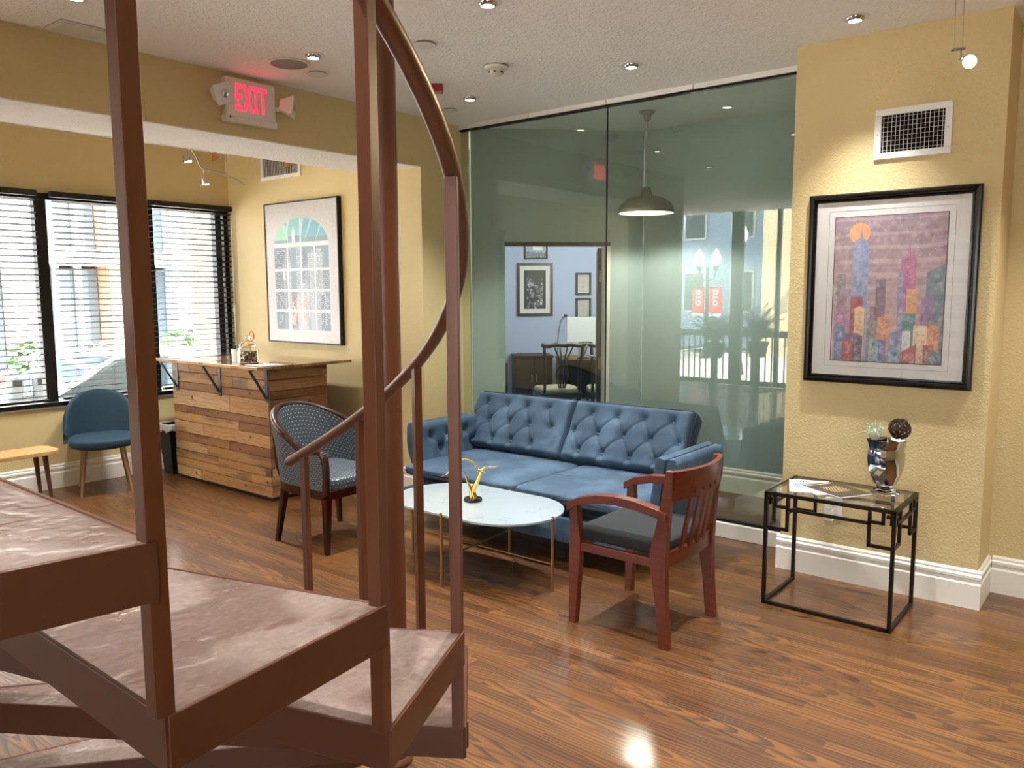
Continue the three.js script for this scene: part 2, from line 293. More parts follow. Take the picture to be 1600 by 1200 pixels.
wall('wall_front', 'mustard wall beside the storefront glazing', [span(-4.3, 0.8, 0, H, 3.2, 3.35), span(2.7, 3.35, 0, H, 3.2, 3.35), span(0.8, 2.7, 0, 0.6, 3.2, 3.35), span(0.8, 2.7, 2.5, H, 3.2, 3.35), span(-7.17, -6.75, 0, H, 3.2, 3.35)]);
wall('wall_right', 'mustard wall on the right side of the lounge', [span(3.2, 3.35, 0, H, -4.81, 3.2)]);
wall('wall_pier', 'mustard pier carrying the end of the alcove beam', [span(-5.0, BX, 0, H, -1.28, -1.02)]);
{
  const t = structure('trim_1', 'mustard dropped beam with white textured underside', 'beam');
  P('beam_face', [boxUV(span(-5.0, BX, SOFFIT + 0.006, H, EZ, -1.28))], M.paint, t);
  P('beam_soffit', [boxUV(span(-5.0, BX, SOFFIT, SOFFIT + 0.006, EZ, -1.28))], M.ceiling, t);
}
// rooms behind the glass
const A0 = V(-4.404, 0, -4.956), U = V(Math.SQRT1_2, 0, -Math.SQRT1_2), N = V(-Math.SQRT1_2, 0, -Math.SQRT1_2);
const off = (u, y, w) => A0.clone().addScaledVector(U, u).addScaledVector(N, w).setY(y);        // office coordinates to world
const offTurn = PI / 4;                                                                        // local x runs along U, local z against N
function obox(u0, u1, y0, y1, w0, w1) { const g = boxUV(box(u1 - u0, y1 - y0, w1 - w0)); g.rotateY(offTurn); const p = off((u0 + u1) / 2, (y0 + y1) / 2, (w0 + w1) / 2); return g.translate(p.x, p.y, p.z); }
function wallRaw(name, label, geos, mat) { const w = structure(name, label, 'wall'); P('wall_surface', geos, mat, w); return w; }
wallRaw('wall_angled', 'pale grey green angled wall with the office doorway', [obox(0, 0.275, 0, H, 0, 0.12), obox(1.147, 1.43, 0, H, 0, 0.12), obox(0.275, 1.147, 2.0, H, 0, 0.12)], M.mint);
wallRaw('wall_back', 'pale grey green back wall behind the glass partition', [boxUV(span(-3.394, 0.6, 0, H, -6.09, -5.97)), boxUV(span(0.5, 0.62, 0, H, -5.97, -4.95))], M.mint);
wallRaw('wall_office', 'lavender walls of the small office', [obox(-0.1, 2.9, 0, 2.75, 4.34, 4.46), obox(-0.1, 0, 0, 2.75, 0.12, 4.46), obox(2.8, 2.9, 0, 2.75, 0.12, 4.46), obox(1.43, 2.9, 0, 2.75, 0.12, 0.24)], M.lavender);
{
  const f = structure('floor_office', 'dark floor of the small office', 'floor'); P('floor_surface', [obox(0, 2.8, -0.1, 0.0, 0.0, 4.34)], M.carpet, f);
  const c = structure('ceiling_office', 'white ceiling of the small office', 'ceiling'); P('ceiling_surface', [obox(-0.1, 2.9, 2.75, 2.95, 0.12, 4.46)], M.ceiling, c);
}
// baseboards
const BASE = [[0, 0], [0.019, 0], [0.019, 0.124], [0.013, 0.134], [0.013, 0.148], [0.017, 0.154], [0.017, 0.168], [0.009, 0.176], [0.009, 0.187], [0.002, 0.198], [0, 0.198]];
function skirting(name, label, runs) {           // each run: start, end (x, z); the face points to the left of the walk
  const b = structure(name, label, 'baseboard');
  P('moulding', runs.map(([x0, z0, x1, z1]) => { const L = Math.hypot(x1 - x0, z1 - z0), g = poly(BASE, L); g.rotateY(-PI / 2); g.translate(L, 0, 0); g.rotateY(Math.atan2(-(z1 - z0), x1 - x0)); return g.translate(x0, 0, z0); }), M.trim, b);
}
skirting('baseboard_column', 'tall white moulded baseboard round the column', [[-1.639, CZ, -0.601, CZ], [-0.62, CZ, -0.62, -4.81]]);
skirting('baseboard_recess', 'tall white baseboard on the recessed wall', [[-0.601, -4.81, 3.2, -4.81]]);
skirting('baseboard_window', 'white baseboard below the street windows', [[WX, 3.2, WX, EZ]]);
skirting('baseboard_alcove', 'white baseboard along the alcove end wall', [[WX, EZ, BX + 0.019, EZ], [BX, EZ, BX, GZ]]);
skirting('baseboard_back', 'white baseboard behind the glass partition', [[-3.39, -5.97, 0.5, -5.97]]);
{ const a = off(0, 0, 4.34), b2 = off(2.8, 0, 4.34), l = off(0, 0, 0.12); skirting('baseboard_office', 'white baseboard in the small office', [[a.x, a.z, b2.x, b2.z], [l.x, l.z, a.x, a.z]]); }

// ---------- windows, glazing and the glass partition ----------
{
  const w = structure('window_1', 'black framed street window over the bar', 'window');
  const bar = (n, z0, z1, y0 = 0.68, y1 = 2.4) => P(n, rspan(WX - 0.11, WX - 0.03, y0, y1, z0, z1, 0.003), M.black, w);
  bar('jamb', EZ, EZ + 0.045); bar('mullion', -4.334, -4.272); bar('mullion', -3.664, -3.60); bar('mullion', -2.78, -2.69); bar('jamb', -1.20, -1.15);
  P('head', rspan(WX - 0.11, WX - 0.02, 2.35, 2.4, EZ, -1.15, 0.003), M.black, w);
  P('sill', rspan(WX - 0.14, WX + 0.03, 0.68, 0.715, EZ, -1.15, 0.004), M.black, w); P('sill_trim', rspan(WX, WX + 0.012, 0.662, 0.68, EZ, -1.15, 0.002), M.white, w);
  for (const [a, b] of [[EZ + 0.045, -4.334], [-4.272, -3.664], [-3.60, -2.78], [-2.69, -1.20]]) P('pane', span(WX - 0.075, WX - 0.069, 0.71, 2.36, a, b), M.clear, w);
  const w2 = structure('window_4', 'black framed window behind the camera', 'window');
  P('frame', [rspan(0.8, 2.7, 0.6, 0.66, 3.22, 3.3), rspan(0.8, 2.7, 2.44, 2.5, 3.22, 3.3), rspan(0.8, 0.86, 0.66, 2.44, 3.22, 3.3), rspan(2.64, 2.7, 0.66, 2.44, 3.22, 3.3)], M.black, w2);
  P('pane', span(0.86, 2.64, 0.66, 2.44, 3.25, 3.258), M.clear, w2);
  const w3 = structure('window_2', 'tall storefront glazing with black frames', 'window');
  for (const x of [-6.72, -5.57, -4.87, -4.33]) P('mullion', rspan(x - (x === -5.57 ? 0.1 : 0.03), x + (x === -5.57 ? 0.1 : 0.03), 0, H, 3.22, 3.3), M.espresso, w3);
  P('rail', rspan(-6.75, -4.3, 0.82, 0.88, 3.22, 3.3), M.espresso, w3); P('rail', rspan(-6.75, -4.3, 0, 0.08, 3.22, 3.3), M.espresso, w3);
  for (const [a, b] of [[-6.69, -5.67], [-5.47, -4.9], [-4.84, -4.36]]) for (const [c, d] of [[0.08, 0.82], [0.88, H]]) P('pane', span(a, b, c, d, 3.25, 3.258), M.clear, w3);
}
{
  const g = structure('window_3', 'frameless floor to ceiling glass partition behind the sofa', 'window');
  P('header', rspan(BX, -1.62, 2.868, H, GZ - 0.03, GZ + 0.03, 0.002), M.white, g);
  for (const x of [-3.72, -3.05, -2.4]) P('header_seam', rspan(x - 0.006, x + 0.006, 2.866, H - 0.001, GZ + 0.03, GZ + 0.032, 0.0005), M.paint, g);
  P('top_track', span(BX, -1.62, 2.853, 2.868, GZ - 0.018, GZ + 0.018), M.blackGloss, g);
  P('curb', rspan(BX, -1.62, 0, 0.095, GZ - 0.045, GZ + 0.045, 0.003), M.trim, g);
  P('bottom_track', span(BX, -1.62, 0.098, 0.112, GZ - 0.016, GZ + 0.016), M.blackGloss, g); P('track_lip', span(BX, -1.62, 0.095, 0.099, GZ - 0.02, GZ + 0.024), M.chrome, g);
  P('pane', span(BX + 0.004, -3.058, 0.112, 2.853, GZ - 0.005, GZ + 0.005), M.glass, g); P('pane', span(-3.052, -1.624, 0.112, 2.853, GZ - 0.005, GZ + 0.005), M.glass, g);
  P('joint', span(-3.058, -3.052, 0.112, 2.853, GZ - 0.006, GZ + 0.006), M.black, g);
}
{
  const d = structure('door_1', 'dark brown office door standing open beyond the glass', 'door');
  P('head_jamb', obox(0.27, 1.15, 1.97, 2.0, -0.01, 0.13), M.espresso, d);
  P('jamb', obox(1.11, 1.15, 0, 1.97, -0.012, 0.13), M.trim, d); P('jamb', obox(0.27, 0.29, 0, 1.0, 0.0, 0.13), M.black, d);
  const ld = U.clone().multiplyScalar(0.20).addScaledVector(N, 0.98).normalize(), lh = off(1.095, 0, 0.145), at = (l, y, o = 0) => lh.clone().addScaledVector(ld, l).setY(y).add(V(-ld.z, 0, ld.x).multiplyScalar(o));
  const lg = rbox(0.84, 1.95, 0.04, 0.002, 0, 0, 0, 1).rotateY(Math.atan2(-ld.z, ld.x)), lc = at(0.42, 0.985); const leaf = P('leaf', lg.translate(lc.x, lc.y, lc.z), S({ color: '#2a1812', roughness: 0.4 }), d);
  for (const y of [0.25, 0.98, 1.72]) P('hinge', obox(1.088, 1.118, y - 0.05, y + 0.05, 0.115, 0.14), M.brass, d);
  P('handle', [rod(at(0.77, 0.98, -0.02), at(0.77, 0.98, -0.07), 0.012), rod(at(0.77, 0.98, -0.07), at(0.67, 0.98, -0.07), 0.01), rod(at(0.77, 0.98, 0.02), at(0.77, 0.98, 0.07), 0.012), rod(at(0.77, 0.98, 0.07), at(0.67, 0.98, 0.07), 0.01)], M.chrome, leaf);
}
// blinds
const slatGeo = {};
function blind(label, z0, z1, tilt = 12) {
  const L = z1 - z0, t = thing('window_blind', label, 'blind', [WX + 0.035, 0.72, (z0 + z1) / 2], 0, 'dark wood blinds in the street windows');
  P('headrail', rbox(0.06, 0.045, L + 0.02, 0.004, 0, 1.668, 0, 1), M.espresso, t);
  const g = slatGeo[L.toFixed(3)] ??= new THREE.BoxGeometry(0.05, 0.0028, L);
  for (let k = 0; k < 33; k++) { const m = P('slat', g, M.espresso, t); m.position.y = 0.05 + k * 0.0488; m.rotation.z = (tilt + Math.sin(k * 1.7) * 0.6) * PI / 180; }
  P('bottom_rail', rbox(0.05, 0.02, L, 0.004, 0, 0.018, 0, 1), M.espresso, t);
  for (const s of [-1, 0, 1]) for (const e of [-1, 1]) P('ladder_cord', rod(V(e * 0.026, 0.02, s * (L / 2 - 0.12)), V(e * 0.026, 1.65, s * (L / 2 - 0.12)), 0.0012, 0.0012, 5), M.espresso, t);
  return t;
}
blind('dark slatted blind in the right window bay above the pallet bar', -4.39, -3.645);
blind('dark slatted blind in the middle window bay behind the blue chair', -3.615, -2.795);
blind('dark slatted blind in the left window bay above the wooden bench', -2.675, -1.2);
{ const t = thing('blind_wand', 'thin clear tilt wand hanging at the right end of the window', 'wand', [WX + 0.075, 0.95, -4.375]); P('rod', rod(V(0, 0, 0), V(0, 1.38, 0), 0.004), M.whitePlastic, t); P('grip', rod(V(0, 0.45, 0), V(0, 0.53, 0), 0.011), M.whitePlastic, t); }

// ---------- spiral stair ----------
const ST = { cx: -1.789, cz: -0.370, R: 1.073, yb: 1.2007, r: 0.17153, g: 0.919, a0: 89.137 * PI / 180, da: 16.885 * PI / 180 };
const stAt = (k, R = ST.R, y = 0) => V(ST.cx + R * Math.sin(ST.a0 + ST.da * k), y, ST.cz + R * Math.cos(ST.a0 + ST.da * k));
const lvl = (k) => ST.yb - k * ST.r;
{
  const t = thing('spiral_staircase', 'brown painted steel spiral staircase with worn wedge treads in the foreground', 'staircase', [ST.cx, 0, ST.cz]);
  PW('centre_pole', [rod(V(ST.cx, 0, ST.cz), V(ST.cx, H, ST.cz), 0.057, 0.057, 24), rod(V(ST.cx, 0, ST.cz), V(ST.cx, 0.015, ST.cz), 0.13, 0.13, 24)], M.stair, t);
  for (let k = 6; k >= -9; k--) {
    const y = lvl(k), o0 = stAt(k, ST.R + 0.010, y), o1 = stAt(k + 1, ST.R + 0.010, y), i0 = stAt(k, 0.062, y), i1 = stAt(k + 1, 0.062, y), hL = 0.058, th = 0.006;
    const lip = (p, q) => { const d = q.clone().sub(p), L = d.length(), g = rbox(L, hL, th, 0.0018, 0, 0, 0, 1); g.rotateY(Math.atan2(-d.z, d.x)); return g.translate((p.x + q.x) / 2, y - hL / 2 + 0.0015, (p.z + q.z) / 2); };
    const tr = PW('tread', [lip(i0, o0), lip(o0, o1), lip(o1, i1)], M.stairLip, t);
    const sh = new THREE.Shape([i0, o0, o1, i1].map((p) => new THREE.Vector2(p.x, -p.z))), top = new THREE.ExtrudeGeometry(sh, { depth: 0.012, bevelEnabled: false });
    top.rotateX(-PI / 2); top.translate(0, y - 0.012, 0); PW('tread_surface', boxUV(top), M.tread, tr);
    
  }
  const shift = { 3: 0.14, 4: 0.13, 5: 0.10, 6: -0.13 };
  for (let k = 6; k >= -8; k--) {
    const e = k + (shift[k] ?? 0), a = ST.a0 + ST.da * e, p = stAt(e), y0 = lvl(k), y1 = Math.min(lvl(e) + ST.g + 0.004, H);
    const g = rbox(0.0195, y1 - y0, 0.0195, 0.0012, 0, 0, 0, 1); g.rotateY(a); PW('baluster', g.translate(p.x, (y0 + y1) / 2, p.z), M.stair, t);
  }
  const pts = []; for (let k = 6.06; k >= -5.6; k -= 0.25) pts.push(stAt(k, ST.R, lvl(k) + ST.g + 0.014));
  const rail = tube(pts, 0.0148, 260, 14), endcap = new THREE.SphereGeometry(0.0148, 12, 8).translate(pts[0].x, pts[0].y, pts[0].z);
  PW('handrail', [rail, endcap], M.stair, t);
}
{
  const t = thing('support_pole', 'round brown steel pole standing behind the spiral staircase', 'pole', [-1.945, 0, -1.765]);
  P('shaft', rod(V(0, 0, 0), V(0, H, 0), 0.049, 0.049, 32), M.stair, t); P('base_collar', lathe([[0.0, 0], [0.062, 0], [0.062, 0.012], [0.05, 0.024], [0.049, 0.024]]), M.stair, t);
}

// ---------- tufted sofa ----------
function tuftPanel(W, Hh, T, buttons, seedN, edge = 0.035) {   // panel standing on z = 0, front to +z, x centred, y up
  const nu = Math.round(W / 0.009), nv = Math.round(Hh / 0.009), links = [];
  for (let i = 0; i < buttons.length; i++) for (let j = i + 1; j < buttons.length; j++) { const d = Math.hypot(buttons[i][0] - buttons[j][0], buttons[i][1] - buttons[j][1]); if (d < 0.19 && Math.abs(buttons[i][1] - buttons[j][1]) > 0.05) links.push([buttons[i], buttons[j]]); }
  const low = Math.min(...buttons.map((b) => b[1]));
  for (const b of buttons) if (b[1] < low + 0.04) links.push([b, [b[0] + 0.035, 0.0]], [b, [b[0] - 0.035, 0.0]], [b, [b[0], 0.0]]);
  const seg = (x, y, [[ax, ay], [bx, by]]) => { const dx = bx - ax, dy = by - ay, t = Math.max(0, Math.min(1, ((x - ax) * dx + (y - ay) * dy) / (dx * dx + dy * dy))); return Math.hypot(x - ax - dx * t, y - ay - dy * t); };
  const ht = (x, y) => {
    const ex = Math.min(1, (W / 2 - Math.abs(x)) / edge), ey = Math.min(1, Math.min(y, Hh - y) / edge), rnd2 = (q) => Math.sqrt(Math.max(0, 1 - (1 - q) * (1 - q)));
    let z = T * (0.45 + 0.55 * Math.min(rnd2(ex), rnd2(ey)));
    let near = 9; for (const b of buttons) near = Math.min(near, Math.hypot(x - b[0], y - b[1]));
    z += 0.012 * (1 - Math.exp(-near * near / 0.006)) - 0.026 * Math.exp(-near * near / 0.0009);
    let c = 9; for (const l of links) c = Math.min(c, seg(x, y, l)); z -= 0.010 * Math.exp(-c * c / 0.00010);
    return z + 0.002 * (fbm(x * 18 + seedN * 7, y * 18, seedN, 3) - 0.5);
  };
  const g = slab(nu, nv, (u, v) => V((u - 0.5) * W, v * Hh, 0), 1e-4, () => false, W, Hh, 0.9), p = g.attributes.position;
  for (let i = 0; i < p.count; i++) p.setZ(i, p.getZ(i) > 0 ? ht(p.getX(i), p.getY(i)) : 0);
  let m = g; m.deleteAttribute('normal'); m = mergeVertices(m, 1e-5); m.computeVertexNormals();
  return { geo: m, ht };
}
const piping = (pts, closed = false, r = 0.0055) => {   // long straight runs are subdivided so that the curve does not overshoot
  const q = [pts[0]]; for (let i = 1; i < pts.length; i++) { const n = Math.max(1, Math.round(pts[i].distanceTo(pts[i - 1]) / 0.035)); for (let k = 1; k <= n; k++) q.push(pts[i - 1].clone().lerp(pts[i], k / n)); }
  return tube(q, r, q.length * 3, 6, closed);
};
{
  const t = thing('sofa', 'blue velvet button tufted sofa in front of the glass partition', 'sofa', [-3.1, 0, -4.25]);
  const lean = Math.atan2(0.22, 0.36);
  const tops = [[0.112, 0.33], [0.307, 0.33], [0.494, 0.33], [0.69, 0.33]], mids = [[-0.02 + 0.03, 0.19], [0.18, 0.19], [0.373, 0.19], [0.56, 0.19], [0.76, 0.19]], lows = [[0.085, 0.05], [0.265, 0.05], [0.44, 0.05], [0.63, 0.05]];
  const panels = [[-4.085, -3.185, [...tops, ...mids.slice(0), ...lows]], [-3.175, -2.27, [[0.155, 0.33], [0.36, 0.33], [0.565, 0.33], [0.77, 0.33], [0.045, 0.19], [0.24, 0.19], [0.44, 0.19], [0.645, 0.19], [0.85, 0.19], [0.125, 0.05], [0.32, 0.05], [0.53, 0.05], [0.73, 0.05]]]];
  panels.forEach(([x0, x1, bt], n) => {
    const W = x1 - x0, Hh = 0.44, b = bt.map(([a, c]) => [a - W / 2, c + 0.02]), tp = tuftPanel(W, Hh, 0.11, b, n + 1);
    const place = (g) => { g.rotateX(-lean * 0.98); return g.translate((x0 + x1) / 2, 0.405, -4.545); };
    const cush = PW('back_cushion', place(tp.geo.clone()), M.velvet, t);
    for (const q of b) PW('button', place(new THREE.SphereGeometry(0.0135, 12, 8).scale(1, 1, 0.6).translate(q[0], q[1], tp.ht(q[0], q[1]) + 0.003)), M.velvet, cush);
    const e = 0.004, z = 0.092, zz = 0.07, o = [V(-W / 2 - 0.003, 0.02, zz), V(-W / 2 - 0.003, Hh - 0.02, zz), V(-W / 2 + 0.02, Hh + 0.004, zz), V(W / 2 - 0.02, Hh + 0.004, zz), V(W / 2 + 0.003, Hh - 0.02, zz), V(W / 2 + 0.003, 0.02, zz)];
    PW('piping', place(piping(o)), M.pipingCord, cush);
    PW('back_shell', place(rbox(W, Hh + 0.005, 0.07, 0.025, 0, Hh / 2, -0.02, 3)), M.velvet, cush);
  });
  for (const [x0, x1] of [[-3.985, -3.025], [-3.015, -2.165]]) {
    const c = PW('seat_cushion', pillow(x1 - x0, 0.085, 0.80, 0.40, 0.12, (x0 + x1) / 2, 0.386, -4.14, 72, 28), M.velvet, t);
    PW('piping', piping([V(x0 + 0.02, 0.385, -3.748), V((x0 + x1) / 2, 0.387, -3.742), V(x1 - 0.02, 0.385, -3.748)]), M.pipingCord, c);
  }
  PW('base', rbox(1.80, 0.15, 0.74, 0.03, -3.08, 0.245, -4.215, 3), M.velvet, t);
  PW('front_panel', pillow(1.82, 0.15, 0.09, 0.25, 0.12, -3.08, 0.205, -3.79), M.velvet, t);
  for (const s of [-1, 1]) {
    // flared arm: a tufted slab that narrows to its foot
    const xi = s < 0 ? -3.995 : -2.165, aW = 0.62, b = [[-0.2, 0.30], [-0.02, 0.30], [0.16, 0.30], [-0.11, 0.20], [0.07, 0.20], [0.22, 0.20]];
    const tp = tuftPanel(aW, 0.40, 0.065, b, 5 + s, 0.05), g = tp.geo.clone(), place = (q) => { q.rotateX(-0.14); q.rotateY(s < 0 ? PI / 2 : -PI / 2); return q.translate(xi + s * 0.028, 0.27, -4.25); };
    const arm = PW('arm', place(g), M.velvet, t);
    for (const q of b) PW('button', place(new THREE.SphereGeometry(0.011, 10, 8).scale(1, 1, 0.6).translate(q[0], q[1], tp.ht(q[0], q[1]) + 0.003)), M.velvet, arm);
    const shell = slab(20, 16, (u, v) => V((u - 0.5) * (aW - 0.02) * (0.82 + 0.18 * sstep(0, 0.7, v)), v * 0.465 - 0.06, -0.035 - 0.02 * Math.sin(v * PI)), (u, v) => 0.075 * (0.55 + 0.45 * Math.sqrt(Math.max(0, 1 - Math.pow(Math.abs(2 * v - 1.0), 3)))), () => false, 0.6, 0.45, 1.4);
    PW('arm_shell', place(shell), M.velvet, arm);
    PW('piping', place(piping([V(-aW / 2 + 0.02, -0.02, 0.02), V(-aW / 2 + 0.006, 0.3, 0.03), V(-aW / 2 + 0.05, 0.392, 0.032), V(aW / 2 - 0.05, 0.392, 0.032), V(aW / 2 - 0.006, 0.3, 0.03)])), M.pipingCord, arm);
  }
  for (const [x, z] of [[-3.93, -3.86], [-2.23, -3.86], [-3.93, -4.52], [-2.23, -4.52], [-3.16, -4.25]]) PW('leg', rod(V(x, 0, z), V(x, 0.15, z), 0.014, 0.024), M.legWood, t);
}

// ---------- coffee table and bird sculpture ----------
{
  const t = thing('coffee_table', 'white marble top coffee table with thin brass legs in front of the sofa', 'table', [-2.967, 0, -3.363]);
  const s = new THREE.Shape(); s.absarc(0.22, 0, 0.315, -PI / 2, PI / 2); s.absarc(-0.22, 0, 0.315, PI / 2, PI * 1.5); s.closePath();
  const top = new THREE.ExtrudeGeometry(s, { depth: 0.008, bevelEnabled: true, bevelSize: 0.003, bevelThickness: 0.003, bevelSegments: 2, curveSegments: 48 }); top.rotateX(PI / 2); top.translate(0, 0.403, 0);
  P('tabletop', boxUV(top), M.marble, t);
  const rim = []; for (let i = 0; i < 64; i++) { const a = i / 64 * 2 * PI; const p = s.getPointAt(i / 64); rim.push(V(p.x * 0.86, 0.386, p.y * 0.8)); }
  P('support_ring', tube(rim, 0.005, 160, 6, true), M.brass, t);
  const L = [[0.532, 0.0], [0.02, 0.318], [-0.532, 0.0], [-0.02, -0.318]];
  for (const [x, z] of L) P('leg', [rod(V(x, 0, z), V(x, 0.412, z), 0.0078, 0.0078, 12), rod(V(x * 0.84, 0.388, z * 0.8), V(x, 0.388, z), 0.004)], M.brass, t);
  P('stretcher', rod(V(L[0][0], 0.15, 0), V(L[2][0], 0.15, 0), 0.0045), M.brass, t); P('stretcher', rod(V(L[1][0], 0.158, L[1][1]), V(L[3][0], 0.158, L[3][1]), 0.0045), M.brass, t);
}
{
  const t = thing('bird_sculpture', 'gold flying birds sculpture on a black disc base', 'sculpture', [-2.995, 0.406, -3.36], 0.68);
  P('base', lathe([[0, 0], [0.05, 0], [0.053, 0.004], [0.053, 0.014], [0.049, 0.019], [0, 0.019]]), M.blackGloss, t);
  const limb = (pts, r0, r1, fl = 1) => { const c = new THREE.CatmullRomCurve3(pts), n = 24, g = new THREE.TubeGeometry(c, n, 1, 8), p = g.attributes.position; for (let i = 0; i <= n; i++) { const q = c.getPointAt(i / n), tt = i / n, r = r0 + (r1 - r0) * tt; for (let j = 0; j <= 8; j++) { const k = i * 9 + j; p.setXYZ(k, q.x + (p.getX(k) - q.x) * r, q.y + (p.getY(k) - q.y) * r, q.z + (p.getZ(k) - q.z) * r * fl); } } g.computeVertexNormals(); return g; };
  P('wave', limb([V(-0.008, 0.015, 0), V(-0.012, 0.06, 0), V(-0.034, 0.13, 0.005), V(-0.05, 0.172, 0.008)], 0.014, 0.003), M.gold, t);
  P('wave', limb([V(0.01, 0.015, 0), V(0.0, 0.055, -0.004), V(0.024, 0.11, 0), V(0.04, 0.15, 0), V(0.048, 0.168, 0)], 0.018, 0.010), M.gold, t);
  const bird = P('bird', limb([V(0.028, 0.18, 0), V(0.05, 0.172, 0), V(0.075, 0.165, 0.004)], 0.010, 0.003), M.gold, t);
  P('wing', limb([V(0.046, 0.174, 0.0), V(0.075, 0.20, 0.008), V(0.105, 0.198, 0.012), V(0.145, 0.205, 0.016)], 0.008, 0.002, 0.6), M.gold, bird);
  P('wing', limb([V(0.04, 0.175, 0.0), V(0.0, 0.225, -0.01), V(-0.05, 0.24, -0.02), V(-0.105, 0.215, -0.03), V(-0.15, 0.15, -0.035), V(-0.18, 0.135, -0.04)], 0.006, 0.0018, 0.6), M.gold, bird);
}

// ---------- wooden armchair with slatted back ----------
{
  const t = thing('armchair', 'cherry wood armchair with slatted back and black seat in front of the sofa', 'chair', [-1.87, 0, -3.36]);
  const zs = [-3.112, -3.59];
  zs.forEach((z, n) => {
    const s = n ? -1 : 1, zf = n ? -3.64 : -3.112;
    const bl = poly([[-1.652, 0], [-1.606, 0], [-1.624, 0.2], [-1.628, 0.40], [-1.620, 0.55], [-1.600, 0.812], [-1.630, 0.812], [-1.660, 0.62], [-1.704, 0.43], [-1.700, 0.36], [-1.672, 0.2]], 0.028, 0.003); PW('leg', boxUV(bl.translate(0, 0, z - 0.014)), M.cherry, t);
    const fl2 = poly([[-2.140, 0], [-2.108, 0], [-2.082, 0.33], [-2.080, 0.42], [-2.092, 0.5], [-2.098, 0.585], [-2.134, 0.585], [-2.138, 0.4]], 0.032, 0.003); PW('leg', boxUV(fl2.translate(0, 0, zf - 0.016)), M.cherry, t);
    const up = [[-2.150, 0.592], [-2.09, 0.624], [-1.99, 0.650], [-1.89, 0.660], [-1.78, 0.655], [-1.66, 0.634], [-1.625, 0.622]], a = poly([...up, ...up.map(([x, y]) => [x, y - 0.034]).reverse()], 0.05, 0.003);
    const m = PW('armrest', boxUV(a.translate(0, 0, -0.025)), M.cherry, t); m.geometry.applyMatrix4(new THREE.Matrix4().makeShear(0, (z - zf) / 0.5, 0, 0, 0, 0));
    m.geometry.computeBoundingBox(); const cz = (m.geometry.boundingBox.min.z + m.geometry.boundingBox.max.z) / 2; m.geometry.translate(0, 0, (z + zf) / 2 + 3.36 - cz);
    PW('side_rail', rspan(-2.10, -1.66, 0.365, 0.408, Math.min(z, zf) + (n ? 0.03 : -0.012), Math.min(z, zf) + (n ? 0.052 : 0.012)), M.cherry, t);
  });
  const mid = -3.351, half = 0.236, bow = (z) => 0.05 * (1 - Math.pow((z - mid) / half, 2));
  const cx = (y) => -1.655 + (y - 0.43) / 0.38 * 0.042;
  const skip = (i, j) => j === 1 && [5, 8, 11, 14].includes(i);
  const ys = [0.682, 0.700, 0.722, 0.745, 0.775, 0.815];
  PW('crest_rail', slab(21, 5, (u, v) => { const k = Math.min(4, Math.floor(v * 5)), y = mix(ys[k], ys[k + 1], v * 5 - k), z = mid + half - u * 2 * half; return V(cx(y) + bow(z) + 0.012, y, z); }, 0.022, skip, 0.5, 0.13, 0.4), M.cherry, t);
  for (let k = 0; k < 4; k++) { const z = mid + 0.108 - k * 0.072; PW('back_slat', slab(1, 6, (u, v) => { const y = 0.42 + v * 0.27; return V(cx(y) + bow(z) * (0.5 + 0.5 * v) + 0.01, y, z + 0.016 - u * 0.032); }, 0.011, () => false, 0.03, 0.27), M.cherry, t); }
  PW('back_rail', slab(14, 1, (u, v) => { const z = mid + half - u * 2 * half; return V(-1.652 + bow(z) * 0.5, 0.37 + v * 0.065, z); }, 0.024, () => false, 0.5, 0.06, 0.4), M.cherry, t);
  PW('front_rail', rspan(-2.125, -2.103, 0.36, 0.408, -3.63, -3.12), M.cherry, t);
  const c = pillow(0.47, 0.082, 0.50, 0.42, 0.16, -1.885, 0.448, -3.365); PW('seat', c, M.rib, t);
}

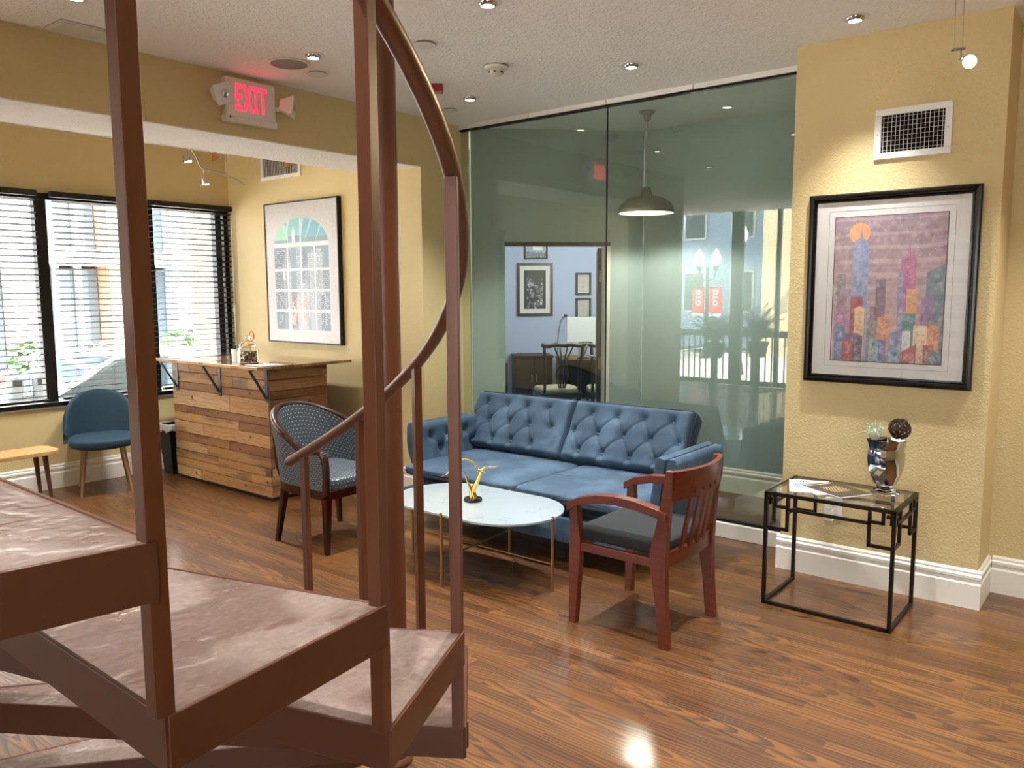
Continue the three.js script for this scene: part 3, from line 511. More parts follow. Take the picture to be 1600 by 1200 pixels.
// ---------- upholstered tub chair ----------
{
  const t = thing('tub_chair', 'mahogany framed tub chair in dotted grey fabric beside the pallet bar', 'chair', [-4.15, 0, -3.25]);
  const mid = -3.25, hw = 0.255;
  const plan = (s, R = hw) => {               // s from -1 (near arm front) to 1 (far arm front)
    const a = s * 1.9, str = 0.36, x0 = -4.20; const tot = str * 2 + PI * R, d = (s + 1) / 2 * tot;
    if (d < str) return [x0 + str - d, mid + R]; if (d > tot - str) return [x0 + d - (tot - str), mid - R];
    const th = (d - str) / R; return [x0 - R * Math.sin(th), mid + R * Math.cos(th)];
  };
  const rimY = (s) => 0.635 + 0.205 * Math.pow(Math.max(0, Math.cos(Math.min(1, Math.abs(s) / 0.72) * PI / 2)), 1.3) - 0.02 * sstep(0.5, 0.75, Math.abs(s)) * (1 - sstep(0.75, 0.95, Math.abs(s)));
  const flare = (s, v) => hw * (1.0 + 0.10 * v);
  PW('back_shell', slab(60, 14, (u, v) => { const s = u * 2 - 1, [x, z] = plan(s, hw); const y = mix(0.40, rimY(s), v), back = Math.max(0, Math.cos(Math.min(1, Math.abs(s) / 0.6) * PI / 2)); return V(x - 0.09 * v * back, y, z + Math.sign(z - mid) * 0.012 * v); }, 0.045, () => false, 1.45, 0.4, 0.9), M.dots, t);
  const rim = []; for (let i = 2; i <= 38; i++) { const s = i / 20 - 1, [x, z] = plan(s, hw + 0.004), back = Math.max(0, Math.cos(Math.min(1, Math.abs(s) / 0.6) * PI / 2)); rim.push(V(x - 0.092 * back, rimY(s) + 0.006, z + Math.sign(z - mid) * 0.012)); }
  for (const e of [0, 1]) { const z = mid + (e ? -1 : 1) * (hw + 0.014), q = [V(-3.872, 0.628, z), V(-3.850, 0.60, z), V(-3.838, 0.55, z), V(-3.838, 0.47, z), V(-3.846, 0.38, z)]; if (e) rim.push(...q); else rim.unshift(...q.reverse()); }
  const rail = tube(rim, 0.023, 200, 10); PW('top_rail', boxUV(rail), M.mahogany, t);
  PW('seat_rail', slab(50, 2, (u, v) => { const [x, z] = plan((u * 2 - 1), hw + 0.008); return V(x, 0.345 + v * 0.055, z); }, 0.03, () => false, 1.4, 0.05, 0.5), M.mahogany, t);
  PW('front_rail', rspan(-3.862, -3.832, 0.345, 0.40, mid - hw, mid + hw, 0.005), M.mahogany, t);
  PW('seat', pillow(0.56, 0.125, 0.47, 0.5, 0.28, -4.11, 0.425, mid), M.dotsSeat, t);
  for (const s of [-1, 1]) {
    PW('leg', fixFlat(sq(V(-3.872, 0, mid + s * 0.25), V(-3.846, 0.36, mid + s * 0.262), 0.026, 0.046)), M.mahogany, t);
    PW('leg', fixFlat(sq(V(s > 0 ? -4.35 : -4.39, 0, mid + s * 0.27), V(-4.335, 0.37, mid + s * 0.205), 0.026, 0.042)), M.mahogany, t);
    PW('back_post', tube([V(-4.335, 0.36, mid + s * 0.21), V(-4.385, 0.5, mid + s * 0.225), V(-4.42, 0.66, mid + s * 0.215)], 0.016, 16, 8), M.mahogany, t);
  }
}

// ---------- pallet wood bar ----------
{
  const t = thing('pallet_bar', 'standing bar clad in reclaimed pallet boards under the left picture', 'bar', [-5.9, 0, -3.8]);
  const x0 = -6.60, x1 = -5.2, z0 = -4.07, z1 = -3.53, mats = ['#ffffff', '#e6d6c4', '#cdb49c', '#f3e6d2', '#b89c86'].map((c) => S({ map: palletTex, color: c, roughness: 0.75 }));
  PW('carcass', span(x0 + 0.02, x1 - 0.02, 0.0, 1.03, z0, z1 - 0.02), M.black, t);
  const pool = {};
  const board = (L, h, s, o, m, x, y, z, ry) => { const k = [L.toFixed(2), h.toFixed(2), s, o].join(); const g = pool[k] ??= (() => { const q = rbox(L - 0.003, h - 0.004, 0.018, 0.0025, 0, 0, 0, 1), p = q.attributes.position, uv = q.attributes.uv; for (let i = 0; i < p.count; i++) uv.setXY(i, (p.getX(i) + L / 2) / 1.6 + o * 0.29, (s + 0.04 + (p.getY(i) / h + 0.5) * 0.92) / 8); return q; })(); const me = P('board', g, mats[m], t); me.position.set(x + 5.9, y, z + 3.8); me.rotation.y = ry; };
  let y = 0.03; const hs = [0.085, 0.072, 0.064, 0.082, 0.07, 0.098, 0.07, 0.06, 0.135, 0.062, 0.085, 0.09];
  const sum = hs.reduce((a, b) => a + b, 0), tone = [0, 3, 1, 0, 2, 0, 3, 2, 0, 1, 3, 0];
  const cuts = [[0.28, 1], [1], [0.95, 1], [0.36, 1], [0.6, 1], [0.33, 1], [0.7, 1], [0.24, 1], [0.62, 1], [0.12, 1], [0.66, 1], [0.2, 0.5, 1]];
  hs.forEach((h0, r) => {
    const h = h0 / sum * 1.0; let a = 0;
    cuts[r].forEach((c, n) => { const L = (c - a) * (x1 - x0); board(L, h, (r * 3 + n * 5) % 8, (r + n) % 4, (tone[r] + (n ? 1 + r % 3 : 0)) % 5, x0 + (a + c) / 2 * (x1 - x0), y + h / 2, z1 - 0.009 + (r % 3) * 0.002, 0); a = c; });
    board(z1 - z0, h, (r * 5 + 2) % 8, r % 4, (r * 2 + 1) % 5, x1 - 0.009 + (r % 2) * 0.002, y + h / 2, (z0 + z1) / 2 - 0.01, PI / 2); y += h;
  });
  const cb = 'counter_board'; let zc = -3.375;
  for (const [w, s] of [[0.14, 0], [0.19, 1], [0.16, 2], [0.2, 3], [0.2, 4]]) { const q = rbox(1.575, 0.022, w - 0.002, 0.003, 0, 0, 0, 1), p = q.attributes.position, uv = q.attributes.uv; for (let i = 0; i < p.count; i++) uv.setXY(i, p.getX(i) / 1.6 + s * 0.2, (s + 0.5 + p.getZ(i) / w * 0.9) / 8); const m = P(cb, q, mats[[0, 3, 0, 1, 0][s]], t); m.position.set(-5.895 + 5.9, 1.041, zc - w / 2 + 3.8); zc -= w; }
  PW('counter_glaze', span(-6.68, -5.11, 1.053, 1.056, -4.26, -3.38), Ph({ color: '#ffffff', roughness: 0.04, transmission: 1, thickness: 0, ior: 1.5 }), t);
  for (const x of [-6.515, -5.855, -5.215]) PW('bracket', [span(x - 0.018, x + 0.018, 0.77, 1.03, z1 + 0.003, z1 + 0.009), span(x - 0.018, x + 0.018, 1.022, 1.029, z1, z1 + 0.15), beam(V(x, 0.80, z1 + 0.01), V(x, 1.022, z1 + 0.145), 0.03, 0.006)], M.black, t);
}
// things on the counter
const CT = 1.0565;
{
  const t = thing('apothecary_jar', 'lidded glass jar of colourful wrapped sweets on the bar counter', 'jar', [-5.40, CT, -3.50]);
  P('bowl', lathe([[0, 0.002], [0.07, 0.002], [0.078, 0.012], [0.079, 0.09], [0.074, 0.118], [0.058, 0.128], [0.06, 0.134], [0.056, 0.134], [0.054, 0.128], [0.07, 0.116], [0.075, 0.088], [0.074, 0.014], [0.068, 0.008], [0, 0.008]]), M.crystal, t);
  const lid = P('lid', lathe([[0.066, 0.135], [0.068, 0.14], [0.06, 0.155], [0.035, 0.17], [0.016, 0.178], [0.011, 0.186], [0.011, 0.188], [0, 0.188]]), M.crystal, t); P('knob', new THREE.SphereGeometry(0.019, 20, 14).translate(0, 0.203, 0), M.crystal, lid);
  const g = new THREE.IcosahedronGeometry(0.0105, 0), im = new THREE.InstancedMesh(g, S({ color: '#ffffff', roughness: 0.4 }), 260), mt = new THREE.Matrix4(), cols = ['#c98a26', '#d8b440', '#8a2318', '#4b5a22', '#e6e0d0', '#34241a', '#9a4c1e', '#74802e', '#5a1a14'].map((c) => new THREE.Color(c));
  for (let i = 0; i < 260; i++) { const a = rnd() * 2 * PI, r = 0.060 * Math.sqrt(rnd()), y = 0.02 + 0.072 * rnd(); mt.compose(V(r * Math.cos(a), y, r * Math.sin(a)), new THREE.Quaternion().setFromEuler(new THREE.Euler(rnd() * 6, rnd() * 6, rnd() * 6)), V(rr(0.7, 1.2), rr(0.5, 0.9), rr(0.7, 1.2))); im.setMatrixAt(i, mt); im.setColorAt(i, cols[Math.floor(rnd() * (y < 0.035 ? 6 : 9)) % cols.length]); }
  im.name = 'sweets'; im.userData.kind = 'stuff'; im.castShadow = im.receiveShadow = true; t.add(im);
}
{
  const t = thing('pen_cup', 'white cup of pens beside the glass sweets jar', 'cup', [-5.66, CT, -3.56]);
  P('cup', lathe([[0, 0], [0.03, 0], [0.036, 0.1], [0.033, 0.1], [0.027, 0.006], [0, 0.006]]), M.white, t);
  for (const [x, z, h] of [[0.008, 0.01, 0.135], [-0.012, 0.004, 0.128], [0.004, -0.014, 0.14], [-0.006, -0.004, 0.13]]) P('pen', rod(V(x * 0.6, 0.01, z * 0.6), V(x * 1.7, h, z * 1.7), 0.004), M.black, t);
}
{ const t = thing('copper_scoop', 'copper ring handled scoop leaning behind the sweets jar', 'scoop', [-5.56, CT, -3.64]); P('ring', new THREE.TorusGeometry(0.032, 0.005, 8, 28).translate(0, 0.205, 0), S({ color: '#b8653e', roughness: 0.25, metalness: 1 }), t); P('shaft', rod(V(0, 0, 0.02), V(0, 0.175, 0), 0.004), S({ color: '#b8653e', roughness: 0.25, metalness: 1 }), t); }
{ const t = thing('paper_sheet', 'white sheet of paper at the front corner of the bar counter', 'paper', [-5.25, CT, -3.52]); P('sheet', box(0.22, 0.0016, 0.16, 0, 0.001, 0, 0.1), M.paper, t); }
{ const t = thing('card_box', 'small brown card box on the bar by the window', 'box', [-5.83, CT, -3.70], 0.3); P('tray', [box(0.1, 0.006, 0.06, 0, 0.003, 0), box(0.1, 0.04, 0.004, 0, 0.02, 0.028), box(0.1, 0.04, 0.004, 0, 0.02, -0.028), box(0.004, 0.04, 0.06, 0.048, 0.02, 0), box(0.004, 0.04, 0.06, -0.048, 0.02, 0)], M.legWood, t); P('cards', box(0.08, 0.05, 0.035, 0, 0.031, 0), M.paper, t); }

// ---------- glass side table with key fretwork ----------
{
  const t = thing('side_table', 'black iron side table with glass top and fretwork corners by the column', 'table', [-1.19, 0, -4.12]);
  const x0 = -1.489, x1 = -0.886, z0 = -4.332, z1 = -3.908, w = 0.0175, T = 0.588, b = (n, p, q, k = w, par = t) => PW(n, beam(p, q, k, k), M.iron, par);
  for (const [x, z] of [[x0, z1], [x1, z1], [x1, z0], [x0, z0]]) b('leg', V(x, 0, z), V(x, T - w / 2, z));
  const tf = PW('top_frame', [beam(V(x0 - w / 2, T - w / 2, z1), V(x1 + w / 2, T - w / 2, z1), w, w), beam(V(x0 - w / 2, T - w / 2, z0), V(x1 + w / 2, T - w / 2, z0), w, w), beam(V(x0, T - w / 2, z0), V(x0, T - w / 2, z1), w, w), beam(V(x1, T - w / 2, z0), V(x1, T - w / 2, z1), w, w)], M.iron, t);
  PW('glass_top', span(x0 + w / 2, x1 - w / 2, T - 0.006, T, z0 + w / 2, z1 - w / 2), M.clear, t);
  b('runner', V(x0, w / 2, z1), V(x1, w / 2, z1)); b('runner', V(x0, w / 2, z0), V(x0, w / 2, z1)); b('runner', V(x1, w / 2, z0), V(x1, w / 2, z1));
  const key = (P0, D, L) => {                 // fretwork panel: along D from P0 over L
    const at = (s, y) => P0.clone().addScaledVector(D, s).setY(y), k = 0.0145, g = [];
    const sg = (s0, y0, s1, y1) => g.push(beam(at(s0, y0), at(s1, y1), k, k));
    for (const m of [0, 1]) { const f = (s) => m ? L - s : s, q = (a, y0, c, y1) => sg(f(a), y0, f(c), y1), A = Math.min(0.108, L * 0.26), B = A * 0.44, k2 = k / 2;
      q(A, T, A, 0.398); q(A + k2, 0.404, 0, 0.404); q(A, 0.518, B - k2, 0.518); q(B, 0.518, B, T); q(0, 0.553, B * 0.7, 0.553); q(A, 0.510, L / 2, 0.510); }
    PW('fretwork', g, M.iron, t);
  };
  key(V(x0, 0, z1), V(1, 0, 0), x1 - x0); key(V(x0, 0, z0), V(1, 0, 0), x1 - x0); key(V(x0, 0, z0), V(0, 0, 1), z1 - z0); key(V(x1, 0, z0), V(0, 0, 1), z1 - z0);
}
{
  const t = thing('vase', 'mirrored silver square vase on a clear foot standing on the glass side table', 'vase', [-1.005, 0.5885, -4.20], -0.55);
  P('foot', [rbox(0.095, 0.014, 0.095, 0.003, 0, 0.007, 0), rbox(0.075, 0.02, 0.075, 0.004, 0, 0.024, 0), rbox(0.055, 0.018, 0.055, 0.003, 0, 0.043, 0)], M.crystal, t);
  const prof = [[0.036, 0.052], [0.040, 0.07], [0.052, 0.115], [0.0585, 0.165], [0.0585, 0.205], [0.056, 0.228], [0.059, 0.252], [0.064, 0.275]];
  const ring = (r) => [[-r, -r], [r, -r], [r, r], [-r, r]], faces = [], steps = 40, curve = new THREE.SplineCurve(prof.map(([a, b]) => new THREE.Vector2(a, b))), at = (v) => { const q = curve.getPoint(v); return [q.x, q.y]; };
  for (let s = 0; s < 4; s++) faces.push(slab(10, steps, (u, v) => { const [r, y] = at(v), x = (u * 2 - 1) * r, bulge = 0.006 * (1 - (u * 2 - 1) ** 2); const a = s * PI / 2; return V(x * Math.cos(a) + (r + bulge) * Math.sin(a), y, -x * Math.sin(a) + (r + bulge) * Math.cos(a)); }, 0.003, () => false, 1, 1, 0.8));
  P('body', [...faces, box(0.084, 0.004, 0.084, 0, 0.054, 0)], M.mirror, t);
}
{
  const t = thing('air_plant', 'pale green spiky air plant in the silver vase', 'plant', [-1.052, 0.866, -4.155]);
  const m = S({ color: '#b4bfa4', roughness: 0.7 }), base = V(0, 0, 0), gs = [];
  for (let i = 0; i < 90; i++) { const a = rnd() * 2 * PI, e = rr(0.0, 1.45), L = rr(0.04, 0.062), d = V(Math.cos(a) * Math.cos(e), Math.sin(e), Math.sin(a) * Math.cos(e)), b = V(rr(-1, 1), rr(-1.2, 0.4), rr(-1, 1)).multiplyScalar(0.016); gs.push(tube([base.clone().addScaledVector(d, 0.006), base.clone().addScaledVector(d, L * 0.6), base.clone().addScaledVector(d, L).add(b)].map((q) => q.add(V(0, 0.035, 0))), 0.0014, 5, 4)); }
  P('leaves', gs, m, t); P('core', new THREE.SphereGeometry(0.03, 14, 10).translate(0, 0.028, 0), m, t);
}
{
  const t = thing('twig_ball', 'dark brown woven twig ball in the silver vase', 'ball', [-0.957, 0.866, -4.232]);
  const m = S({ color: '#3a2418', roughness: 0.8 }), gs = [];
  for (let i = 0; i < 26; i++) { const q = new THREE.Quaternion().setFromEuler(new THREE.Euler(rnd() * 6.3, rnd() * 6.3, rnd() * 6.3)), r = rr(0.038, 0.052), g = new THREE.TorusGeometry(r, rr(0.0016, 0.003), 5, 30); g.applyQuaternion(q); gs.push(g.translate(0, 0.052, 0)); }
  P('twigs', gs, m, t);
}
const magTex = (kind) => canvasTex(256, 340, (c, w, h) => {
  if (kind === 0) { c.fillStyle = '#eceeee'; c.fillRect(0, 0, w, h); c.fillStyle = '#3a4a66'; c.font = 'italic bold 60px serif'; c.fillText('The', 18, 66); c.fillStyle = '#8fa4b8'; c.fillRect(20, 96, 216, 120); c.fillStyle = '#555'; for (let i = 0; i < 7; i++) c.fillRect(22, 236 + i * 12, 150 + (i * 37) % 60, 4); }
  else if (kind === 1) { c.fillStyle = '#dfe6ea'; c.fillRect(0, 0, w, h); c.fillStyle = '#8aa7bd'; c.fillRect(0, 0, w, 110); c.fillStyle = '#4f6472'; for (let i = 0; i < 12; i++) c.fillRect(18, 130 + i * 15, 130 + (i * 53) % 90, 5); }
  else { c.fillStyle = '#3b322d'; c.fillRect(0, 0, w, h); c.fillStyle = '#c9ae72'; for (let i = 0; i < 9; i++) for (let j = 0; j < 7; j++) { const x = 60 + j * 20 + (i % 2) * 8, y = 100 + i * 15; c.fillRect(x, y, 13, 8); } c.fillStyle = '#d9cbb0'; for (let i = 0; i < 16; i++) c.fillRect(12 + i * 14.6, 18, 10, 13); }
});
function magazine(label, kind, x, z, ry, y, w = 0.2, d = 0.27) { const t = thing('magazine', label, 'magazine', [x, y, z], ry, 'magazines on the glass side table'); P('pages', box(w, 0.004, d, 0, 0.002, 0), M.paper, t); const g = new THREE.PlaneGeometry(w - 0.002, d - 0.002).rotateX(-PI / 2).translate(0, 0.0045, 0); P('cover', g, S({ map: magTex(kind), roughness: 0.25 }), t); }
magazine('white magazine with a dark blue masthead on the glass side table', 0, -1.345, -4.12, 0.35, 0.589);
magazine('pale blue leaflet lying between two magazines on the glass table', 1, -1.275, -4.09, 0.75, 0.5942, 0.17, 0.24);
magazine('dark brown magazine with gold lettering on the glass side table', 2, -1.205, -4.09, 1.05, 0.5995);

// ---------- seats by the window ----------
{
  const t = thing('accent_chair', 'dark teal velvet chair with round back under the window', 'chair', [-6.64, 0, -2.93], Math.atan2(-0.36, 0.93));
  // local +x is forward
  P('backrest', slab(36, 16, (u, v) => { const a = (u - 0.5) * 2.75, topY = 0.435 + 0.37 * Math.sqrt(Math.max(0, 1 - Math.pow(a / 1.40, 2))), y = mix(0.40, topY, v); return V(0.035 - 0.255 * Math.cos(a) - 0.03 * v, y, -(0.265 + 0.008 * v) * Math.sin(a)); }, (u, v) => 0.045 * (0.5 + 0.5 * Math.sqrt(Math.max(0, 1 - Math.pow(v, 6)))) , () => false, 0.7, 0.4, 1.3), M.teal, t);
  P('seat', pillow(0.50, 0.10, 0.50, 0.55, 0.72, 0.03, 0.415, 0), M.teal, t);
  P('seat_frame', lathe([[0, 0.355], [0.17, 0.355], [0.19, 0.372], [0.19, 0.39], [0, 0.39]]), M.black, t);
  for (const [x, z] of [[0.16, 0.15], [0.16, -0.15], [-0.17, 0.15], [-0.17, -0.15]]) P('leg', rod(V(x * 1.3, 0, z * 1.22), V(x * 0.9, 0.37, z * 0.9), 0.010, 0.018), M.legWood, t);
}
{
  const t = thing('wooden_bench', 'light wood bench beside the teal chair at the window', 'bench', [-6.58, 0, -2.10]);
  const s = new THREE.Shape([[-0.15, -0.38], [-0.09, -0.43], [0.09, -0.43], [0.15, -0.38], [0.15, 0.38], [0.09, 0.43], [-0.09, 0.43], [-0.15, 0.38]].map(([a, b]) => new THREE.Vector2(a, b))), g = new THREE.ExtrudeGeometry(s, { depth: 0.022, bevelEnabled: true, bevelSize: 0.004, bevelThickness: 0.004, bevelSegments: 2 });
  g.rotateX(-PI / 2); g.translate(0, 0.395, 0); P('bench_top', boxUV(g), M.oakLight, t);
  for (const [x, z] of [[0.09, -0.33], [-0.09, -0.33], [0.09, 0.33], [-0.09, 0.33]]) P('leg', rod(V(x * 1.15, 0, z * 1.08), V(x, 0.392, z), 0.012, 0.02), S({ color: '#5a3826', roughness: 0.5 }), t);
}
{
  const t = thing('waste_basket', 'black tapered waste basket with white liner between window and bar', 'bin', [-6.78, 0, -3.62]);
  P('bin', fixFlat(new THREE.CylinderGeometry(0.145 , 0.105, 0.44, 4, 1, true).rotateY(PI / 4).translate(0, 0.222, 0)), Object.assign(S({ color: '#111112', roughness: 0.5, side: THREE.DoubleSide })), t); P('bottom', box(0.14, 0.004, 0.14, 0, 0.004, 0), M.black, t);
  P('liner', slab(40, 4, (u, v) => { const a = u * 2 * PI, r = 0.108 / Math.max(Math.abs(Math.cos(a)), Math.abs(Math.sin(a))) + 0.004 * Math.sin(a * 9); return V(r * Math.cos(a), 0.455 - v * (0.07 + 0.012 * Math.sin(a * 7)), r * Math.sin(a)); }, 0.002, () => false, 1, 1, 2), M.whitePlastic, t);
}

// ---------- pictures ----------
const artLeft = canvasTex(620, 760, (c, w, h) => {
  c.fillStyle = '#bdb8b6'; c.fillRect(0, 0, w, h);
  for (let i = 0; i < 2600; i++) { const x = hash(i, 1, 1) * w, y = hash(i, 2, 1) * h, a = hash(i, 3, 1) * 6.3, L = 6 + 16 * hash(i, 4, 1); c.strokeStyle = hash(i, 5, 1) > 0.5 ? 'rgba(214,212,212,0.6)' : 'rgba(158,148,146,0.5)'; c.lineWidth = 1.6; c.beginPath(); c.moveTo(x, y); c.lineTo(x + L * Math.cos(a), y + L * Math.sin(a)); c.stroke(); }
  const X0 = 74, X1 = 546, YB = 694, YT = 226;
  c.save(); c.beginPath(); c.moveTo(X0, YB); c.lineTo(X0, YT); c.bezierCurveTo(X0 + 34, 38, X1 - 34, 38, X1, YT); c.lineTo(X1, YB); c.closePath(); c.clip();
  c.fillStyle = '#6f8590'; c.fillRect(0, 0, w, h); c.fillStyle = '#79b3b4'; c.fillRect(0, 60, w, 120); c.fillStyle = '#8fc7a6'; c.fillRect(X0, 120, 130, 80); c.fillStyle = '#68a3b0'; c.fillRect(330, 100, 200, 90);
  for (const [x, d] of [[210, -60], [300, 30], [330, 80], [430, 70], [170, 40]]) { c.fillStyle = 'rgba(214,232,220,0.55)'; c.beginPath(); c.moveTo(x, 232); c.lineTo(x + d - 9, 90); c.lineTo(x + d + 12, 90); c.closePath(); c.fill(); }
  for (let i = 0; i < 46; i++) { const x = X0 + hash(i, 1, 7) * 430, bw = 26 + 40 * hash(i, 2, 7), y = 215 + 300 * hash(i, 3, 7); c.fillStyle = ['#7a828c', '#8b919a', '#6a727e', '#98a0a8', '#5d6670'][i % 5]; c.fillRect(x, y, bw, YB - y); c.fillStyle = 'rgba(222,228,228,0.8)'; for (let r = 0; r < 26; r++) for (let k = 0; k < 4; k++) if (hash(i * 9 + r, k, 8) > 0.45) c.fillRect(x + 4 + k * bw / 4.4, y + 6 + r * 11, bw / 8, 5); }
  for (const [x, y, s] of [[238, 120, 1], [150, 350, 0.7]]) { c.fillStyle = '#e2d9cc'; c.beginPath(); c.moveTo(x + 12 * s, y); c.lineTo(x + 26 * s, y + 46 * s); c.lineTo(x + 26 * s, y + 96 * s); c.lineTo(x - 2, y + 96 * s); c.lineTo(x - 2, y + 46 * s); c.closePath(); c.fill(); }
  for (let i = 0; i < 60; i++) { const x = 190 + hash(i, 1, 9) * 190, y = 470 + hash(i, 2, 9) * 180; c.fillStyle = i % 2 ? 'rgba(206,142,120,0.6)' : 'rgba(226,196,178,0.6)'; c.fillRect(x, y, 5 + 8 * hash(i, 3, 9), 26 + 40 * hash(i, 4, 9)); }
  c.fillStyle = '#cdd0d0'; for (const x of [186, 305, 422]) c.fillRect(x, x === 305 ? 60 : 226, 12, 620); c.fillRect(X0, 216, 474, 24); for (const y of [356, 470, 582]) c.fillRect(X0, y, 474, 14);
  c.restore();
});
const artRight = canvasTex(560, 770, (c, w, h) => {
  for (let y = 0; y < h; y++) { const k = y / h, n = 18 * (fbm(1.5, y * 0.02, 4, 4) - 0.5) * 2; c.fillStyle = `rgb(${Math.round(mix(150, 208, k) + n)},${Math.round(mix(130, 180, k) + n)},${Math.round(mix(142, 178, k) + n)})`; c.fillRect(0, y, w, 1); }
  for (let i = 0; i < 22; i++) { const y = 20 + i * 24; c.strokeStyle = i % 3 ? 'rgba(112,92,104,0.15)' : 'rgba(232,200,196,0.3)'; c.lineWidth = 8 + 14 * hash(i, 1, 2); c.beginPath(); c.moveTo(-10, y + 20 * hash(i, 2, 2)); c.bezierCurveTo(w * 0.3, y - 16, w * 0.6, y + 22, w + 10, y - 10); c.stroke(); }
  c.fillStyle = '#f3ece8'; for (let i = 0; i < 40; i++) c.fillRect(hash(i, 1, 3) * w, hash(i, 2, 3) * 330, 4, 4);
  c.fillStyle = '#f0a468'; c.beginPath(); c.arc(132, 88, 54, 0, 7); c.fill();
  const bld = (x, y, bw, col, peak) => {
    c.fillStyle = col; c.beginPath(); c.moveTo(x, h); c.lineTo(x, y); if (peak === 1) { c.lineTo(x + bw * 0.18, y - 26); c.lineTo(x + bw * 0.42, y - 34); c.lineTo(x + bw * 0.5, y - 110); c.lineTo(x + bw * 0.58, y - 34); c.lineTo(x + bw * 0.82, y - 26); } else if (peak === 2) c.lineTo(x + bw, y - 46); else if (peak === 3) c.lineTo(x + bw * 0.5, y - 14); c.lineTo(x + bw, y); c.lineTo(x + bw, h); c.closePath(); c.fill();
    for (let i = 0; i < 60; i++) { const a = hash(i + x, 1, 5), b = hash(i + x, 2, 5); c.fillStyle = hash(i + x, 3, 5) > 0.5 ? 'rgba(255,245,240,0.16)' : 'rgba(50,30,50,0.13)'; c.fillRect(x + a * (bw - 16), y + b * (h - y), 6 + 14 * hash(i, 4, 5), 5 + 22 * hash(i, 5, 5)); }
  };
  bld(24, 300, 44, '#8a7f82', 0); bld(225, 330, 50, '#776e78', 0); bld(470, 300, 96, '#66808a', 2); bld(100, 150, 84, '#8e9fc4', 1); bld(345, 240, 76, '#b0688e', 1); bld(335, 300, 30, '#8e86ae', 0);
  bld(60, 380, 40, '#a08a9e', 0); bld(12, 470, 62, '#a97e9e', 0); bld(98, 425, 62, '#a2515c', 0); bld(120, 485, 52, '#eac68e', 3); bld(200, 475, 60, '#7d6a70', 0); bld(378, 385, 52, '#dca06c', 0); bld(362, 510, 64, '#4e8a86', 0); bld(452, 440, 54, '#8d76a0', 2);
  bld(185, 555, 62, '#87898e', 3); bld(240, 530, 66, '#d99068', 0); bld(20, 585, 54, '#5a7fae', 0); bld(76, 630, 92, '#6d6478', 3); bld(62, 660, 52, '#ad4a48', 3); bld(300, 615, 76, '#8091b6', 3); bld(366, 600, 40, '#dfe7da', 0); bld(418, 570, 66, '#ecd2ac', 0); bld(484, 575, 58, '#d59468', 3); bld(200, 660, 52, '#86b0b4', 3); bld(250, 650, 36, '#4f70b8', 0); bld(296, 705, 66, '#62a2bc', 3); bld(360, 712, 76, '#b0565a', 2); bld(470, 670, 48, '#a1624c', 0); bld(494, 712, 56, '#5e8590', 3);
  c.fillStyle = 'rgba(226,206,206,0.2)'; c.fillRect(0, 0, w, h);
  for (let i = 0; i < 700; i++) { c.fillStyle = hash(i, 1, 31) > 0.5 ? 'rgba(255,250,245,0.10)' : 'rgba(60,40,60,0.07)'; const q = 8 + 26 * hash(i, 4, 31); c.beginPath(); c.arc(hash(i, 2, 31) * w, hash(i, 3, 31) * h, q * 0.5, 0, 7); c.fill(); }
  c.strokeStyle = '#4a3f44'; c.lineWidth = 4; c.strokeRect(2, 2, w - 4, h - 4);
});
{
  const t = thing('arched_window_picture', 'large pale picture of a city seen through an arched window above the bar', 'picture', [-5.875, 1.15, EZ]);
  const w = 1.035, h = 1.24, d = 0.045;
  P('frame', rectFrame(w, h, 0.012, d, 0.002), M.black, t);
  P('backing', span(-w / 2 + 0.01, w / 2 - 0.01, 0.01, h - 0.01, 0.002, d - 0.008), M.white, t);
  P('print', new THREE.PlaneGeometry(w - 0.024, h - 0.024).translate(0, h / 2, d - 0.0065), S({ map: artLeft, roughness: 0.35 }), t);
}
{
  const t = thing('skyline_picture', 'black framed watercolour of a colourful skyline on the column', 'picture', [-1.107, 1.10, CZ]);
  const w = 0.822, h = 1.003, d = 0.032, f = 0.044;
  // mitred, rounded moulding swept round the picture
  const mould = (L) => { const q = [[0, 0], [0, 0.020], [0.006, 0.029], [0.016, d], [0.026, 0.029], [0.032, 0.020], [0.036, 0.022], [f, 0.016], [f, 0]], g = poly(q, L); const p = g.attributes.position; for (let i = 0; i < p.count; i++) { const u = p.getX(i), z = p.getZ(i); p.setXYZ(i, z < L / 2 ? -L / 2 + u : L / 2 - u, u, p.getY(i)); } return fixFlat(g); };
  const sides = [mould(w), mould(w).rotateZ(PI).translate(0, h, 0), mould(h).rotateZ(-PI / 2).translate(-w / 2, h / 2, 0), mould(h).rotateZ(PI / 2).translate(w / 2, h / 2, 0)];
  P('frame', sides, Object.assign(M.blackGloss.clone(), { side: THREE.DoubleSide }), t);
  P('mat_board', span(-w / 2 + f, w / 2 - f, f, h - f, 0.004, 0.014), S({ color: '#dcdad6', roughness: 0.85 }), t);
  const aw = 0.545, ah = 0.762, cy = 0.50; P('mat_line', [[0, 0.028], [0, -0.0]].slice(0, 1).flatMap(() => { const e = 0.030, x = aw / 2 + e, y0 = cy - ah / 2 - e, y1 = cy + ah / 2 + e; return [span(-x, x, y0, y0 + 0.0015, 0.014, 0.0146), span(-x, x, y1, y1 + 0.0015, 0.014, 0.0146), span(-x, -x + 0.0015, y0, y1, 0.014, 0.0146), span(x - 0.0015, x, y0, y1, 0.014, 0.0146)]; }), S({ color: '#77747a', roughness: 0.8 }), t);
  P('print', new THREE.PlaneGeometry(aw, ah).translate(0, cy, 0.0148), S({ map: artRight, roughness: 0.55 }), t);
  P('glazing', span(-w / 2 + f, w / 2 - f, f, h - f, 0.0175, 0.0185), M.clear, t);
}

